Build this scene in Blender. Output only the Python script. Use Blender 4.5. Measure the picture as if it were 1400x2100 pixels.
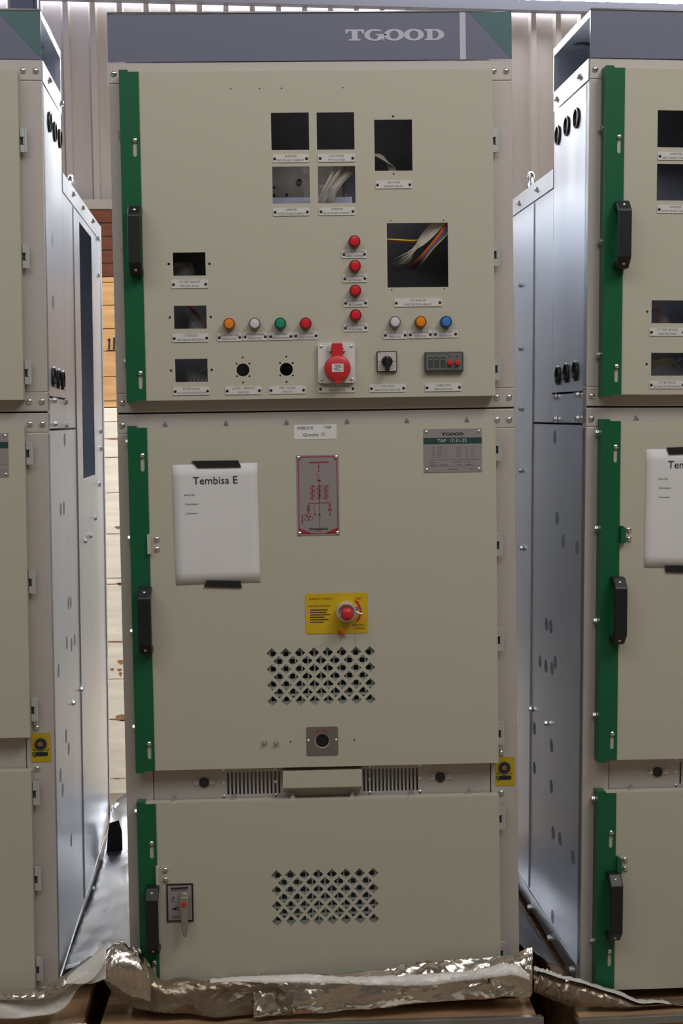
import bpy, bmesh, math, random
from mathutils import Vector, Matrix, noise

random.seed(7)
SC = bpy.context.scene
COL = SC.collection
for o in list(bpy.data.objects):
    bpy.data.objects.remove(o)

# ------------------------------------------------------------------ camera
ZG = 1.40            # height of the joint between upper and lower compartments
BZ = 1.215           # that joint above a cabinet base
FPX = 2917.0         # focal length in pixels of a 1400 x 2100 frame
CAM = Vector((-0.0409, -2.8691, -0.0362 + ZG))
YAW, PITCH, ROLL = 0.0306, 0.0587, 0.0156
CR = Matrix.Rotation(-YAW, 3, 'Z') @ Matrix.Rotation(-PITCH, 3, 'X') @ Matrix.Rotation(ROLL, 3, 'Y')
RIGHT, FWD, UP = CR.col[0], CR.col[1], CR.col[2]
cd = bpy.data.cameras.new('camera')
cam = bpy.data.objects.new('camera', cd)
COL.objects.link(cam)
cd.sensor_fit = 'VERTICAL'
cd.sensor_width = 24.0
cd.sensor_height = 36.0
cd.lens = FPX * 36.0 / 2100.0
cd.clip_start, cd.clip_end = 0.05, 200
m = Matrix.Identity(4)
for i in range(3):
    m[i][0], m[i][1], m[i][2], m[i][3] = RIGHT[i], UP[i], -FWD[i], CAM[i]
cam.matrix_world = m
SC.camera = cam

# ------------------------------------------------------------------ world, light, exposure
w = bpy.data.worlds.new('world')
SC.world = w
w.use_nodes = True
bg = w.node_tree.nodes['Background']
bg.inputs[0].default_value = (0.90, 0.81, 0.66, 1)
bg.inputs[1].default_value = 0.095


def area(name, loc, target, sx, sy, power, col=(1, 1, 1)):
    l = bpy.data.lights.new(name, 'AREA')
    l.shape = 'RECTANGLE'
    l.size, l.size_y, l.energy, l.color = sx, sy, power, col
    o = bpy.data.objects.new(name, l)
    COL.objects.link(o)
    o.location = loc
    o.rotation_euler = (Vector(target) - Vector(loc)).to_track_quat('-Z', 'Y').to_euler()
    return o


area('roof_skylight', (1.9, -2.1, 4.3), (0.0, 0.0, 1.9), 1.4, 1.0, 42, (1.0, 0.97, 0.94))
area('roof_skylight', (-0.2, -2.8, 4.2), (-0.2, 0.0, 1.5), 6.0, 1.8, 78, (0.97, 0.98, 1.0))
area('crate_fill', (-0.3, 1.95, 3.35), (-0.3, 1.95, 0.0), 4.0, 0.3, 72, (0.95, 0.97, 1.0))  # added fill above the crates, set low for steep falloff; no real fitting
area('roof_skylight', (0.5, 6.45, 4.75), (0.5, 6.75, 0.0), 9.0, 0.25, 85, (0.97, 0.98, 1.0))
VS = SC.view_settings
VS.view_transform = 'Standard'
VS.look = 'None'
VS.exposure = 0.0
VS.gamma = 1.0
VS.use_curve_mapping = False

# ------------------------------------------------------------------ helpers


def rotm(q):
    return (Matrix.Translation((q[0], q[1], q[2] + ZG)) @ Matrix.Rotation(q[5], 4, 'Z')
            @ Matrix.Rotation(q[3], 4, 'X') @ Matrix.Rotation(q[4], 4, 'Y'))


POSE = {'C': (0, 0, 0, 0, 0, 0),
        'L': (-0.9362, -0.0207, 0.0091, 0.0064, 0.0099, 0.0424),
        'R': (0.9442, 0.0159, -0.0059, 0.0106, 0.0135, 0.0491)}
MC = {k: rotm(q) for k, q in POSE.items()}
MI = {k: v.inverted() for k, v in MC.items()}


def ray(u, v):
    return (RIGHT * ((u - 700) / FPX) - UP * ((v - 1050) / FPX) + FWD)


def front(c, u, v, y=0.0):
    """point of cabinet c's own plane y = const that the photograph shows at u, v"""
    a = MI[c] @ CAM
    d = MI[c].to_3x3() @ ray(u, v)
    t = (y - a.y) / d.y
    p = a + d * t
    return (p.x, p.z)


def side(c, u, v, x):
    a = MI[c] @ CAM
    d = MI[c].to_3x3() @ ray(u, v)
    t = (x - a.x) / d.x
    p = a + d * t
    return (p.y, p.z)


def world_y(u, v, y):
    d = ray(u, v)
    return CAM + d * ((y - CAM.y) / d.y)


def world_z(u, v, z):
    d = ray(u, v)
    return CAM + d * ((z - CAM.z) / d.z)


MATS = {}


def mat(name, col, rough=0.5, metal=0.0, vary=0.0, scale=30.0, bump=0.0, bscale=200.0, detail=3.0,
        stretch=(1, 1, 1), col2=None, emit=None, coat=0.0, spec=0.5, rvary=0.0):
    M = bpy.data.materials.new(name)
    M.use_nodes = True
    nt = M.node_tree
    b = nt.nodes['Principled BSDF']
    b.inputs['Base Color'].default_value = (*col, 1)
    b.inputs['Roughness'].default_value = rough
    b.inputs['Metallic'].default_value = metal
    b.inputs['Specular IOR Level'].default_value = spec
    b.inputs['Coat Weight'].default_value = coat
    if emit:
        b.inputs['Emission Color'].default_value = (*emit[0], 1)
        b.inputs['Emission Strength'].default_value = emit[1]
    if vary or bump or rvary:
        tc = nt.nodes.new('ShaderNodeTexCoord')
        mp = nt.nodes.new('ShaderNodeMapping')
        mp.inputs['Scale'].default_value = stretch
        nt.links.new(tc.outputs['Object'], mp.inputs['Vector'])
    if vary or rvary:
        n = nt.nodes.new('ShaderNodeTexNoise')
        n.inputs['Scale'].default_value = scale
        n.inputs['Detail'].default_value = detail
        nt.links.new(mp.outputs[0], n.inputs['Vector'])
        if vary:
            mx = nt.nodes.new('ShaderNodeValToRGB')
            c2 = col2 or tuple(c * (1 - vary) for c in col)
            c1 = tuple(min(1, c * (1 + vary * 0.6)) for c in col) if not col2 else col
            mx.color_ramp.elements[0].position = 0.33
            mx.color_ramp.elements[1].position = 0.67
            mx.color_ramp.elements[0].color = (*c2, 1)
            mx.color_ramp.elements[1].color = (*c1, 1)
            nt.links.new(n.outputs[0], mx.inputs[0])
            nt.links.new(mx.outputs[0], b.inputs['Base Color'])
        if rvary:
            mr = nt.nodes.new('ShaderNodeMapRange')
            mr.inputs['To Min'].default_value = max(0, rough - rvary)
            mr.inputs['To Max'].default_value = rough + rvary
            nt.links.new(n.outputs[0], mr.inputs['Value'])
            nt.links.new(mr.outputs[0], b.inputs['Roughness'])
    if bump:
        n2 = nt.nodes.new('ShaderNodeTexNoise')
        n2.inputs['Scale'].default_value = bscale
        n2.inputs['Detail'].default_value = 4
        nt.links.new(mp.outputs[0], n2.inputs['Vector'])
        bp = nt.nodes.new('ShaderNodeBump')
        bp.inputs['Strength'].default_value = bump
        bp.inputs['Distance'].default_value = 0.003
        nt.links.new(n2.outputs[0], bp.inputs['Height'])
        nt.links.new(bp.outputs[0], b.inputs['Normal'])
    MATS[name] = M
    return M


mat('door_paint', (0.485, 0.455, 0.365), 0.55, bump=0.05, bscale=900, spec=0.35)
mat('frame_zinc', (0.51, 0.46, 0.42), 0.5, 0.2, vary=0.10, scale=420, bump=0.08, bscale=500)
mat('side_zinc', (0.74, 0.77, 0.82), 0.33, 0.92, vary=0.05, scale=6, stretch=(1, 1, 0.2), rvary=0.04)
mat('inner_zinc', (0.66, 0.72, 0.92), 0.5, 0.1, vary=0.08, scale=20)
mat('green_paint', (0.006, 0.105, 0.040), 0.38, spec=0.4)
mat('hood_slate', (0.155, 0.160, 0.23), 0.32)
mat('hood_green', (0.075, 0.155, 0.155), 0.32)
mat('hood_print', (0.48, 0.49, 0.56), 0.5)
mat('black_plastic', (0.010, 0.010, 0.011), 0.42)
mat('black_print', (0.012, 0.012, 0.014), 0.7)
mat('grey_print', (0.16, 0.155, 0.15), 0.7)
mat('label_white', (0.62, 0.60, 0.57), 0.5)
mat('paper_white', (0.70, 0.68, 0.67), 0.75, vary=0.03, scale=9)
mat('screw_zinc', (0.72, 0.72, 0.73), 0.22, 0.95)
mat('hinge_zinc', (0.56, 0.56, 0.55), 0.4, 0.35)
mat('band_green', (0.018, 0.06, 0.055), 0.4)
mat('collar_steel', (0.72, 0.72, 0.74), 0.28, 0.6)
mat('plate_steel', (0.36, 0.325, 0.325), 0.32, 0.3)
mat('baffle_plate', (0.50, 0.53, 0.49), 0.5, 0.1)
mat('recess_dark', (0.19, 0.195, 0.235), 0.6)
mat('dimple_shade', (0.30, 0.32, 0.36), 0.5, 0.5)  # darker copy of the side zinc; recess shade put into the colour
mat('plate_brown', (0.26, 0.235, 0.215), 0.4, 0.6)
mat('red_print', (0.33, 0.028, 0.035), 0.5)
mat('red_plastic', (0.58, 0.022, 0.028), 0.35)
mat('red_lens', (0.66, 0.018, 0.030), 0.22, coat=0.3)
mat('red_dark', (0.16, 0.012, 0.016), 0.35)
mat('amber_lens', (0.78, 0.24, 0.012), 0.22, coat=0.3)
mat('amber_dark', (0.24, 0.055, 0.006), 0.35)
mat('green_lens', (0.012, 0.26, 0.13), 0.22, coat=0.3)
mat('green_dark', (0.004, 0.07, 0.05), 0.35)
mat('blue_lens', (0.05, 0.19, 0.50), 0.22, coat=0.3)
mat('blue_dark', (0.012, 0.04, 0.14), 0.35)
mat('white_lens', (0.66, 0.61, 0.60), 0.25, coat=0.3)
mat('grey_dark', (0.16, 0.13, 0.15), 0.35)
mat('yellow_plate', (0.62, 0.40, 0.008), 0.45)
mat('yellow_sticker', (0.45, 0.32, 0.012), 0.5)
mat('socket_white', (0.66, 0.65, 0.62), 0.35)
mat('switch_face', (0.55, 0.48, 0.47), 0.45)
mat('meter_grey', (0.13, 0.135, 0.13), 0.5)
mat('meter_dark', (0.045, 0.045, 0.047), 0.5)
mat('lever_grey', (0.27, 0.25, 0.205), 0.45, 0.25)
mat('wire_white', (0.62, 0.57, 0.50), 0.45)
mat('wire_yellow', (0.70, 0.52, 0.05), 0.45)
mat('wire_orange', (0.62, 0.17, 0.03), 0.45)
mat('wire_blue', (0.06, 0.16, 0.42), 0.45)
mat('wire_red', (0.45, 0.03, 0.03), 0.45)
mat('copper', (0.55, 0.28, 0.18), 0.35, 0.9)
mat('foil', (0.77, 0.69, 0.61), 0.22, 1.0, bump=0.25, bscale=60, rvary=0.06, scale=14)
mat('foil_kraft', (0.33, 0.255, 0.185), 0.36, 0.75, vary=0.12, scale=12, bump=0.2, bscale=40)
mat('foil_dim', (0.24, 0.245, 0.26), 0.36, 0.9, bump=0.2, bscale=20)  # same silver foil in a darker colour, standing in for dim gaps
mat('foil_white', (0.74, 0.71, 0.66), 0.42, 0.05, bump=0.35, bscale=26)
mat('black_tape', (0.010, 0.010, 0.011), 0.5, bump=0.15, bscale=80)
mat('wood_pallet', (0.38, 0.22, 0.11), 0.7, vary=0.35, scale=5, stretch=(0.6, 6, 6), bump=0.1, bscale=60)
mat('wood_orange', (0.60, 0.33, 0.125), 0.65, vary=0.22, scale=5, stretch=(0.7, 7, 7), bump=0.08, bscale=60)
mat('wood_red', (0.34, 0.12, 0.075), 0.7, vary=0.2, scale=5, stretch=(0.7, 7, 7), bump=0.08, bscale=60)
mat('wood_pale', (0.88, 0.79, 0.63), 0.6, vary=0.14, scale=4, stretch=(0.7, 7, 7), bump=0.05, bscale=60)
mat('wood_knot', (0.36, 0.16, 0.06), 0.6, vary=0.3, scale=30)
mat('rail_steel', (0.34, 0.33, 0.30), 0.42, 0.7, vary=0.15, scale=8)
mat('concrete', (0.30, 0.235, 0.17), 0.85, vary=0.25, scale=6)
mat('wall_sheet', (0.64, 0.59, 0.565), 0.5, 0.15, vary=0.06, scale=1.5, stretch=(1, 1, 0.3))
mat('beam_paint', (0.27, 0.28, 0.36), 0.5)
mat('column_paint', (0.17, 0.20, 0.36), 0.5)
mat('daylight_glazing', (0.8, 0.8, 0.8), 0.5, emit=((0.96, 0.975, 1.0), 46.0))

CABS = set()


def link(o, parent=None, loc=None):
    COL.objects.link(o)
    if parent is not None:
        o.parent = parent
        if parent.name in CABS:
            o.location = Vector(loc or (0, 0, 0)) + Vector((0, 0, BZ))
            return o
    if loc is not None:
        o.location = loc
    return o


class MB:
    """collects shapes that become ONE mesh object"""

    def __init__(self):
        self.v, self.f = [], []

    def add(self, vs, fs):
        n = len(self.v)
        self.v += [tuple(p) for p in vs]
        self.f += [tuple(i + n for i in f) for f in fs]
        return self

    def box(self, x0, x1, y0, y1, z0, z1):
        if x0 > x1: x0, x1 = x1, x0
        if y0 > y1: y0, y1 = y1, y0
        if z0 > z1: z0, z1 = z1, z0
        vs = [(x0, y0, z0), (x1, y0, z0), (x1, y1, z0), (x0, y1, z0), (x0, y0, z1), (x1, y0, z1), (x1, y1, z1), (x0, y1, z1)]
        return self.add(vs, [(0, 3, 2, 1), (4, 5, 6, 7), (0, 1, 5, 4), (1, 2, 6, 5), (2, 3, 7, 6), (3, 0, 4, 7)])

    def prism(self, pts, a0, a1, axis):
        """polygon pts extruded along axis; pts are the two other coordinates in x, y, z order"""
        def P(p, a):
            return {'x': (a, p[0], p[1]), 'y': (p[0], a, p[1]), 'z': (p[0], p[1], a)}[axis]
        n = len(pts)
        vs = [P(p, a0) for p in pts] + [P(p, a1) for p in pts]
        fs = [tuple(range(n))[::-1], tuple(range(n, 2 * n))]
        fs += [(i, (i + 1) % n, n + (i + 1) % n, n + i) for i in range(n)]
        return self.add(vs, fs)

    def lathe(self, prof, origin, axis='-y', n=20):
        """prof: (radius, height along axis)"""
        ox, oy, oz = origin
        vs, fs = [], []
        for r, h in prof:
            for i in range(n):
                a = 2 * math.pi * i / n
                c, s = r * math.cos(a), r * math.sin(a)
                if axis == '-y': vs.append((ox + c, oy - h, oz + s))
                elif axis == 'y': vs.append((ox - c, oy + h, oz + s))
                elif axis == 'z': vs.append((ox + c, oy + s, oz + h))
                elif axis == 'x': vs.append((ox + h, oy + c, oz + s))
                elif axis == '-x': vs.append((ox - h, oy - c, oz + s))
        for k in range(len(prof) - 1):
            for i in range(n):
                j = (i + 1) % n
                fs.append((k * n + i, k * n + j, (k + 1) * n + j, (k + 1) * n + i))
        if prof[0][0] > 1e-6: fs.append(tuple(range(n))[::-1])
        if prof[-1][0] > 1e-6: fs.append(tuple((len(prof) - 1) * n + i for i in range(n)))
        return self.add(vs, fs)

    def tube(self, pts, r, n=6):
        pts = [Vector(p) for p in pts]
        vs, fs = [], []
        ref = Vector((0.31, 0.52, 0.79))
        for i, p in enumerate(pts):
            t = (pts[min(i + 1, len(pts) - 1)] - pts[max(i - 1, 0)]).normalized()
            a = t.cross(ref).normalized()
            b = t.cross(a).normalized()
            for k in range(n):
                g = 2 * math.pi * k / n
                vs.append(p + a * (r * math.cos(g)) + b * (r * math.sin(g)))
        for i in range(len(pts) - 1):
            for k in range(n):
                j = (k + 1) % n
                fs.append((i * n + k, i * n + j, (i + 1) * n + j, (i + 1) * n + k))
        fs.append(tuple(range(n))[::-1])
        fs.append(tuple((len(pts) - 1) * n + k for k in range(n)))
        return self.add(vs, fs)

    # flat print lying in a plane y = const, facing the viewer
    def stroke(self, x0, z0, x1, z1, wd, y):
        d = Vector((x1 - x0, z1 - z0))
        if d.length < 1e-9: return self
        d.normalize()
        nx, nz = -d.y * wd / 2, d.x * wd / 2
        return self.add([(x0 - nx, y, z0 - nz), (x1 - nx, y, z1 - nz), (x1 + nx, y, z1 + nz), (x0 + nx, y, z0 + nz)], [(0, 1, 2, 3)])

    def ring(self, cx, cz, r, wd, y, a0=0, a1=360, n=20, rz=None):
        rz = rz or r
        pts = []
        for i in range(n + 1):
            a = math.radians(a0 + (a1 - a0) * i / n)
            pts.append((math.cos(a), math.sin(a)))
        vs = []
        for c, s in pts:
            vs += [(cx + c * (r - wd / 2), y, cz + s * (rz - wd / 2)), (cx + c * (r + wd / 2), y, cz + s * (rz + wd / 2))]
        return self.add(vs, [(2 * i, 2 * i + 1, 2 * i + 3, 2 * i + 2) for i in range(n)])

    def poly(self, pts, y):
        return self.add([(x, y, z) for x, z in pts], [tuple(range(len(pts)))])

    def mesh(self, name, smooth=None):
        me = bpy.data.meshes.new(name)
        me.from_pydata(self.v, [], self.f)
        bm = bmesh.new()
        bm.from_mesh(me)
        bmesh.ops.recalc_face_normals(bm, faces=bm.faces)
        bm.to_mesh(me)
        bm.free()
        if smooth:
            for p in me.polygons: p.use_smooth = True
            me.set_sharp_from_angle(angle=math.radians(smooth))
        return me

    def build(self, name, material, parent=None, loc=None, smooth=None):
        return obj(name, self.mesh(name, smooth), material, parent, loc)


def obj(name, me, material=None, parent=None, loc=None):
    o = bpy.data.objects.new(name, me)
    if material and not me.materials:
        me.materials.append(MATS[material])
    return link(o, parent, loc)


def inst(me, name, parent, loc, rot=None, scale=None):
    o = bpy.data.objects.new(name, me)
    link(o, parent, loc)
    if rot: o.rotation_euler = rot
    if scale: o.scale = scale
    return o


def bev(o, wd, seg=2):
    b = o.modifiers.new('bevel', 'BEVEL')
    b.width, b.segments, b.limit_method, b.angle_limit = wd, seg, 'ANGLE', math.radians(40)
    return o


def filled(polys, thick=0.0):
    """flat mesh in its own a, b plane: the first outline minus every following one"""
    cu = bpy.data.curves.new('tmp', 'CURVE')
    cu.dimensions = '2D'
    cu.fill_mode = 'BOTH' if thick else 'FRONT'
    cu.extrude = thick / 2
    for p in polys:
        s = cu.splines.new('POLY')
        s.points.add(len(p) - 1)
        for q, (a, b) in zip(s.points, p):
            q.co = (a, b, 0, 1)
        s.use_cyclic_u = True
    t = bpy.data.objects.new('tmp', cu)
    me = bpy.data.meshes.new_from_object(t)
    bpy.data.objects.remove(t)
    bpy.data.curves.remove(cu)
    return me


def orient(me, plane, off, sign=1):
    """front: (a, b) -> x, z at y = off ; side: (a, b) -> y, z at x = off"""
    for v in me.vertices:
        a, b, c = v.co
        v.co = (a, off - c, b) if plane == 'front' else ((off + c * sign, a, b) if plane == 'side' else (a, b, off + c))
    bm = bmesh.new()
    bm.from_mesh(me)
    bmesh.ops.remove_doubles(bm, verts=bm.verts, dist=1e-6)
    bmesh.ops.recalc_face_normals(bm, faces=bm.faces)
    bm.to_mesh(me)
    bm.free()
    return me


def panel(name, polys, thick, off, material, parent, plane='front'):
    me = orient(filled(polys, thick), plane, off)
    me.name = name
    return obj(name, me, material, parent)


def flat(name, polys_list, y, material, parent):
    """flat print made of several filled outlines, one mesh facing the viewer"""
    V, Fc = [], []
    for polys in polys_list:
        me = filled(polys)
        n = len(V)
        V += [(v.co.x, y, v.co.y) for v in me.vertices]
        Fc += [tuple(n + i for i in p.vertices) for p in me.polygons]
        bpy.data.meshes.remove(me)
    me = bpy.data.meshes.new(name)
    me.from_pydata(V, [], Fc)
    return obj(name, me, material, parent)


def rect(x0, z0, x1, z1):
    if x0 > x1: x0, x1 = x1, x0
    if z0 > z1: z0, z1 = z1, z0
    return [(x0, z0), (x1, z0), (x1, z1), (x0, z1)]


def rrect(x0, z0, x1, z1, r, n=4):
    if x0 > x1: x0, x1 = x1, x0
    if z0 > z1: z0, z1 = z1, z0
    pts = []
    for cx, cz, a in ((x1 - r, z1 - r, 0), (x0 + r, z1 - r, 90), (x0 + r, z0 + r, 180), (x1 - r, z0 + r, 270)):
        for i in range(n + 1):
            t = math.radians(a + 90 * i / n)
            pts.append((cx + r * math.cos(t), cz + r * math.sin(t)))
    return pts


def circ(cx, cz, r, n=16, rz=None):
    return [(cx + r * math.cos(2 * math.pi * i / n), cz + (rz or r) * math.sin(2 * math.pi * i / n)) for i in range(n)]


def text_mesh(lines, size, spacing=1.25, xs=1.0):
    """lines of (string, centre x, z) -> one flat mesh"""
    V, Fc = [], []
    for s, cx, cz in lines:
        cu = bpy.data.curves.new('tmp', 'FONT')
        cu.body = s
        cu.size = size
        cu.resolution_u = 2
        cu.align_x, cu.align_y = 'CENTER', 'CENTER'
        t = bpy.data.objects.new('tmp', cu)
        me = bpy.data.meshes.new_from_object(t)
        n = len(V)
        V += [(v.co.x * xs + cx, 0, v.co.y + cz) for v in me.vertices]
        Fc += [tuple(n + i for i in p.vertices) for p in me.polygons]
        bpy.data.objects.remove(t)
        bpy.data.curves.remove(cu)
        bpy.data.meshes.remove(me)
    me = bpy.data.meshes.new('lettering')
    me.from_pydata(V, [], Fc)
    return me


def text(name, lines, size, y, material, parent, xs=1.0):
    me = text_mesh(lines, size, xs=xs)
    for v in me.vertices: v.co.y = y
    return obj(name, me, material, parent)


def tag(o, label, cat, group=None, kind=None):
    if label: o['label'] = label
    if cat: o['category'] = cat
    if group: o['group'] = group
    if kind: o['kind'] = kind
    return o


def struct(o):
    o['kind'] = 'structure'
    return o


# ------------------------------------------------------------------ logo letters (wide slab serif), unit boxes 1 wide x 1 high
def logo_letters(x, z, wd, ht, y, material, parent, name='logo_lettering'):
    """TGOOD from left edge x, baseline z, total width wd, cap height ht"""
    cw = wd / 5.25
    out = []

    def T(x0):
        w_ = cw * 0.98
        p = [(0.0, 1.0), (0.0, 0.62), (0.09, 0.62), (0.16, 0.84), (0.34, 0.84), (0.34, 0.15), (0.18, 0.13), (0.18, 0.0),
             (0.82, 0.0), (0.82, 0.13), (0.66, 0.15), (0.66, 0.84), (0.84, 0.84), (0.91, 0.62), (1.0, 0.62), (1.0, 1.0)]
        return [[(x0 + a * w_, z + b * ht) for a, b in p]]

    def O(x0):
        w_ = cw * 1.06
        cx, cz = x0 + w_ / 2, z + ht / 2
        return [circ(cx, cz, w_ / 2, 28, ht * 0.53), circ(cx, cz, w_ * 0.225, 24, ht * 0.36)]

    def G(x0):
        w_ = cw * 1.10
        cx, cz = x0 + w_ / 2, z + ht / 2
        p = []
        for i in range(25):
            a = math.radians(38 + (322 - 38) * i / 24)
            p.append((cx + w_ * 0.5 * math.cos(a), cz + ht * 0.53 * math.sin(a)))
        p += [(cx + w_ * 0.40, cz - ht * 0.52), (cx + w_ * 0.46, cz - ht * 0.52), (cx + w_ * 0.46, cz - ht * 0.05), (cx + w_ * 0.56, cz - ht * 0.03),
              (cx + w_ * 0.56, cz + ht * 0.08), (cx + w_ * 0.04, cz + ht * 0.08), (cx + w_ * 0.04, cz - ht * 0.03), (cx + w_ * 0.18, cz - ht * 0.05)]
        for i in range(19):
            a = math.radians(310 - (310 - 62) * i / 18)
            p.append((cx - w_ * 0.02 + w_ * 0.22 * math.cos(a), cz + ht * 0.38 * math.sin(a)))
        return [p]

    def D(x0):
        w_ = cw * 1.04
        p = [(0, 0), (0, 0.13), (0.13, 0.15), (0.13, 0.85), (0, 0.87), (0, 1.0), (0.5, 1.0)]
        for i in range(1, 16):
            a = math.radians(90 - 180 * i / 16)
            p.append((0.5 + 0.5 * math.cos(a), 0.5 + 0.5 * math.sin(a)))
        p.append((0.5, 0))
        h = [(0.40, 0.14), (0.40, 0.86), (0.47, 0.86)]
        for i in range(1, 14):
            a = math.radians(90 - 180 * i / 14)
            h.append((0.47 + 0.24 * math.cos(a), 0.5 + 0.36 * math.sin(a)))
        h.append((0.47, 0.14))
        return [[(x0 + a * w_, z + b * ht) for a, b in p], [(x0 + a * w_, z + b * ht) for a, b in h]]

    adv = wd / 5.06
    for i, fn in enumerate((T, G, O, O, D)):
        out.append(fn(x + adv * i - (0.05 * cw if i in (1, 2, 3) else 0)))
    return flat(name, out, y, material, parent)


# ------------------------------------------------------------------ shared small meshes
def shared(mb, material, smooth=35):
    me = mb.mesh('piece', smooth)
    me.materials.append(MATS[material])
    return me


PAN = shared(MB().lathe([(0.0062, 0), (0.0060, 0.0016), (0.0046, 0.0036), (0.0022, 0.0046), (0.0, 0.0048)], (0, 0, 0), '-y', 12), 'screw_zinc')
TINY = shared(MB().lathe([(0.0032, 0), (0.0030, 0.001), (0.0018, 0.0020), (0, 0.0022)], (0, 0, 0), '-y', 10), 'screw_zinc')
BLACK_SCREW = shared(MB().lathe([(0.0030, 0), (0.0028, 0.0008), (0.0015, 0.0014), (0, 0.0015)], (0, 0, 0), '-y', 10), 'black_plastic')
HEXB = shared(MB().lathe([(0.0075, 0), (0.0075, 0.0015)], (0, 0, 0), '-y', 14).lathe([(0.0058, 0.0015), (0.0056, 0.0065), (0.004, 0.0072)], (0, 0, 0), '-y', 6), 'screw_zinc')
HEXB.name = 'bolt'
RIVET = shared(MB().lathe([(0.0050, 0), (0.0045, 0.0022), (0.0025, 0.0038), (0, 0.0042)], (0, 0, 0), '-y', 12), 'screw_zinc')
GROMMET = shared(MB().lathe([(0.0205, 0.0), (0.0215, 0.002), (0.0205, 0.0042), (0.0175, 0.0046), (0.0165, 0.002), (0.0165, -0.02)], (0, 0, 0), '-y', 24), 'black_plastic')
DIMPLE = shared(MB().lathe([(0.0152, 0.0003), (0.0146, -0.0040), (0.0115, -0.0090), (0.0055, -0.0110), (0.0052, -0.007), (0.003, -0.006), (0, -0.0055)], (0, 0, 0), '-y', 18), 'dimple_shade')
HINGE = MB()
HINGE.box(-0.0058, 0.0030, -0.006, 0.004, 0.0078, 0.025)
HINGE.box(-0.0058, 0.0030, -0.006, 0.004, -0.022, -0.0078)
HINGE.box(0.0000, 0.0030, -0.006, 0.004, -0.0066, 0.0066)
HINGE.lathe([(0.0030, 0.0), (0.0030, 0.047)], (0.0044, -0.004, -0.022), 'z', 10)
HINGE = shared(HINGE, 'hinge_zinc')
HINGE_GAP = shared(MB().box(-0.0058, -0.0003, -0.002, 0.004, -0.0074, 0.0074), 'meter_dark')


def lamp(cab, c, u, v, colour, y, label):
    x, z = front(c, u, v, y - 0.012)
    b = MB().lathe([(0.0118, 0), (0.0118, 0.014), (0.0108, 0.0165), (0.0094, 0.0165), (0.0094, 0.010)], (x, y, z), '-y', 28)
    dark = {'red': 'red_dark', 'amber': 'amber_dark', 'green': 'green_dark', 'blue': 'blue_dark', 'white': 'grey_dark'}[colour]
    o = b.build('indicator_lamp', dark, cab, smooth=40)
    o['label'] = label
    l = MB().lathe([(0.0093, 0.006), (0.0093, 0.0165), (0.0086, 0.0178), (0.0050, 0.0186), (0, 0.0188)], (x, y, z), '-y', 28)
    l.build('lens', colour + '_lens', o, smooth=40)
    return o


def label_plate(cab, c, u0, v0, u1, v1, lines, y, holes='black'):
    x0, z1 = front(c, u0, v0, y)
    x1, z0 = front(c, u1, v1, y)
    xb, zb = front(c, u0, v1, y)
    xc, zc = front(c, u1, v0, y)
    x0, x1, z0, z1 = (x0 + xb) / 2, (x1 + xc) / 2, (z0 + zb) / 2, (z1 + zc) / 2
    o = panel('label_plate', [rrect(x0, z0, x1, z1, 0.0016, 2)], 0.0016, y - 0.0008, 'label_white', cab)
    zm = (z0 + z1) / 2
    h = z1 - z0
    t = []
    sz = h * 0.36
    for i, s in enumerate(lines):
        t.append((s, (x0 + x1) / 2, zm + (0.25 - 0.5 * i) * h if len(lines) == 2 else zm))
    widest = max(len(s) for s in lines) * sz * 0.62
    text('lettering', t, sz, y - 0.0019, 'grey_print', o, xs=min(1.0, (x1 - x0) * 0.82 / widest))
    for xx in (x0 + 0.0042, x1 - 0.0042):
        inst(BLACK_SCREW, 'screw', o, (xx, y - 0.0016, zm - h * 0.04))
    return o


def handle(cab, c, u0, v0, u1, v1, y, prot=0.042):
    x0, z1 = front(c, u0, v0, y - prot * 0.5)
    x1, z0 = front(c, u1, v1, y - prot * 0.5)
    xb, zb = front(c, u0, v1, y - prot * 0.5)
    xm = (x0 + x1) / 2
    wd = 0.026
    h = z1 - z0
    p = prot
    prof = [(y, z0), (y - p * 0.55, z0), (y - p, z0 + 0.020), (y - p, z1 - 0.020), (y - p * 0.55, z1), (y, z1), (y, z1 - 0.014),
            (y - p * 0.45, z1 - 0.016), (y - p + 0.009, z1 - 0.030), (y - p + 0.009, z0 + 0.030), (y - p * 0.45, z0 + 0.016), (y, z0 + 0.014)]
    o = MB().prism(prof, xm - wd / 2, xm + wd / 2, 'x').build('door_handle', 'black_plastic', cab)
    bev(o, 0.0025)
    for zz, k in ((z0 + 0.009, -1), (z1 - 0.009, 1)):
        inst(TINY, 'screw', o, (xm, y - p * 0.74, zz), rot=(math.radians(-38 * k), 0, 0))
    return o


def green_strip(cab, c, x0, x1, z0, z1, y, slots, clips=()):
    """angle that wraps the opening edge of a door; slots: z of each slot's screw"""
    sx = x1 - (x1 - x0) * 0.26
    polys = [[(x0, z0 - 0.004), (x0 + 0.016, z0 - 0.004), (x0 + 0.020, z0), (x1, z0), (x1, z1), (x0 + 0.018, z1), (x0 + 0.016, z1 + 0.004), (x0, z1 + 0.004)]]
    for zs in slots:
        polys.append(rrect(sx - 0.0042, zs - 0.032, sx + 0.0042, zs + 0.004, 0.0041, 3))
    o = panel('green_edge_strip', polys, 0.003, y - 0.0015, 'green_paint', cab)
    MB().box(x0, x0 + 0.003, y, 0.000, z0 - 0.004, z1 + 0.004).box(x0 + 0.003, x0 + 0.017, y, -0.004, z1 + 0.001, z1 + 0.004).build('strip_flange', 'green_paint', o)
    for zs in slots:
        inst(RIVET, 'screw', o, (sx, y - 0.003, zs))
    for zc in clips:
        inst(HEXB, 'bolt', o, (x0, -0.008, zc), rot=(0, 0, math.radians(-90)))
    return o


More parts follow.
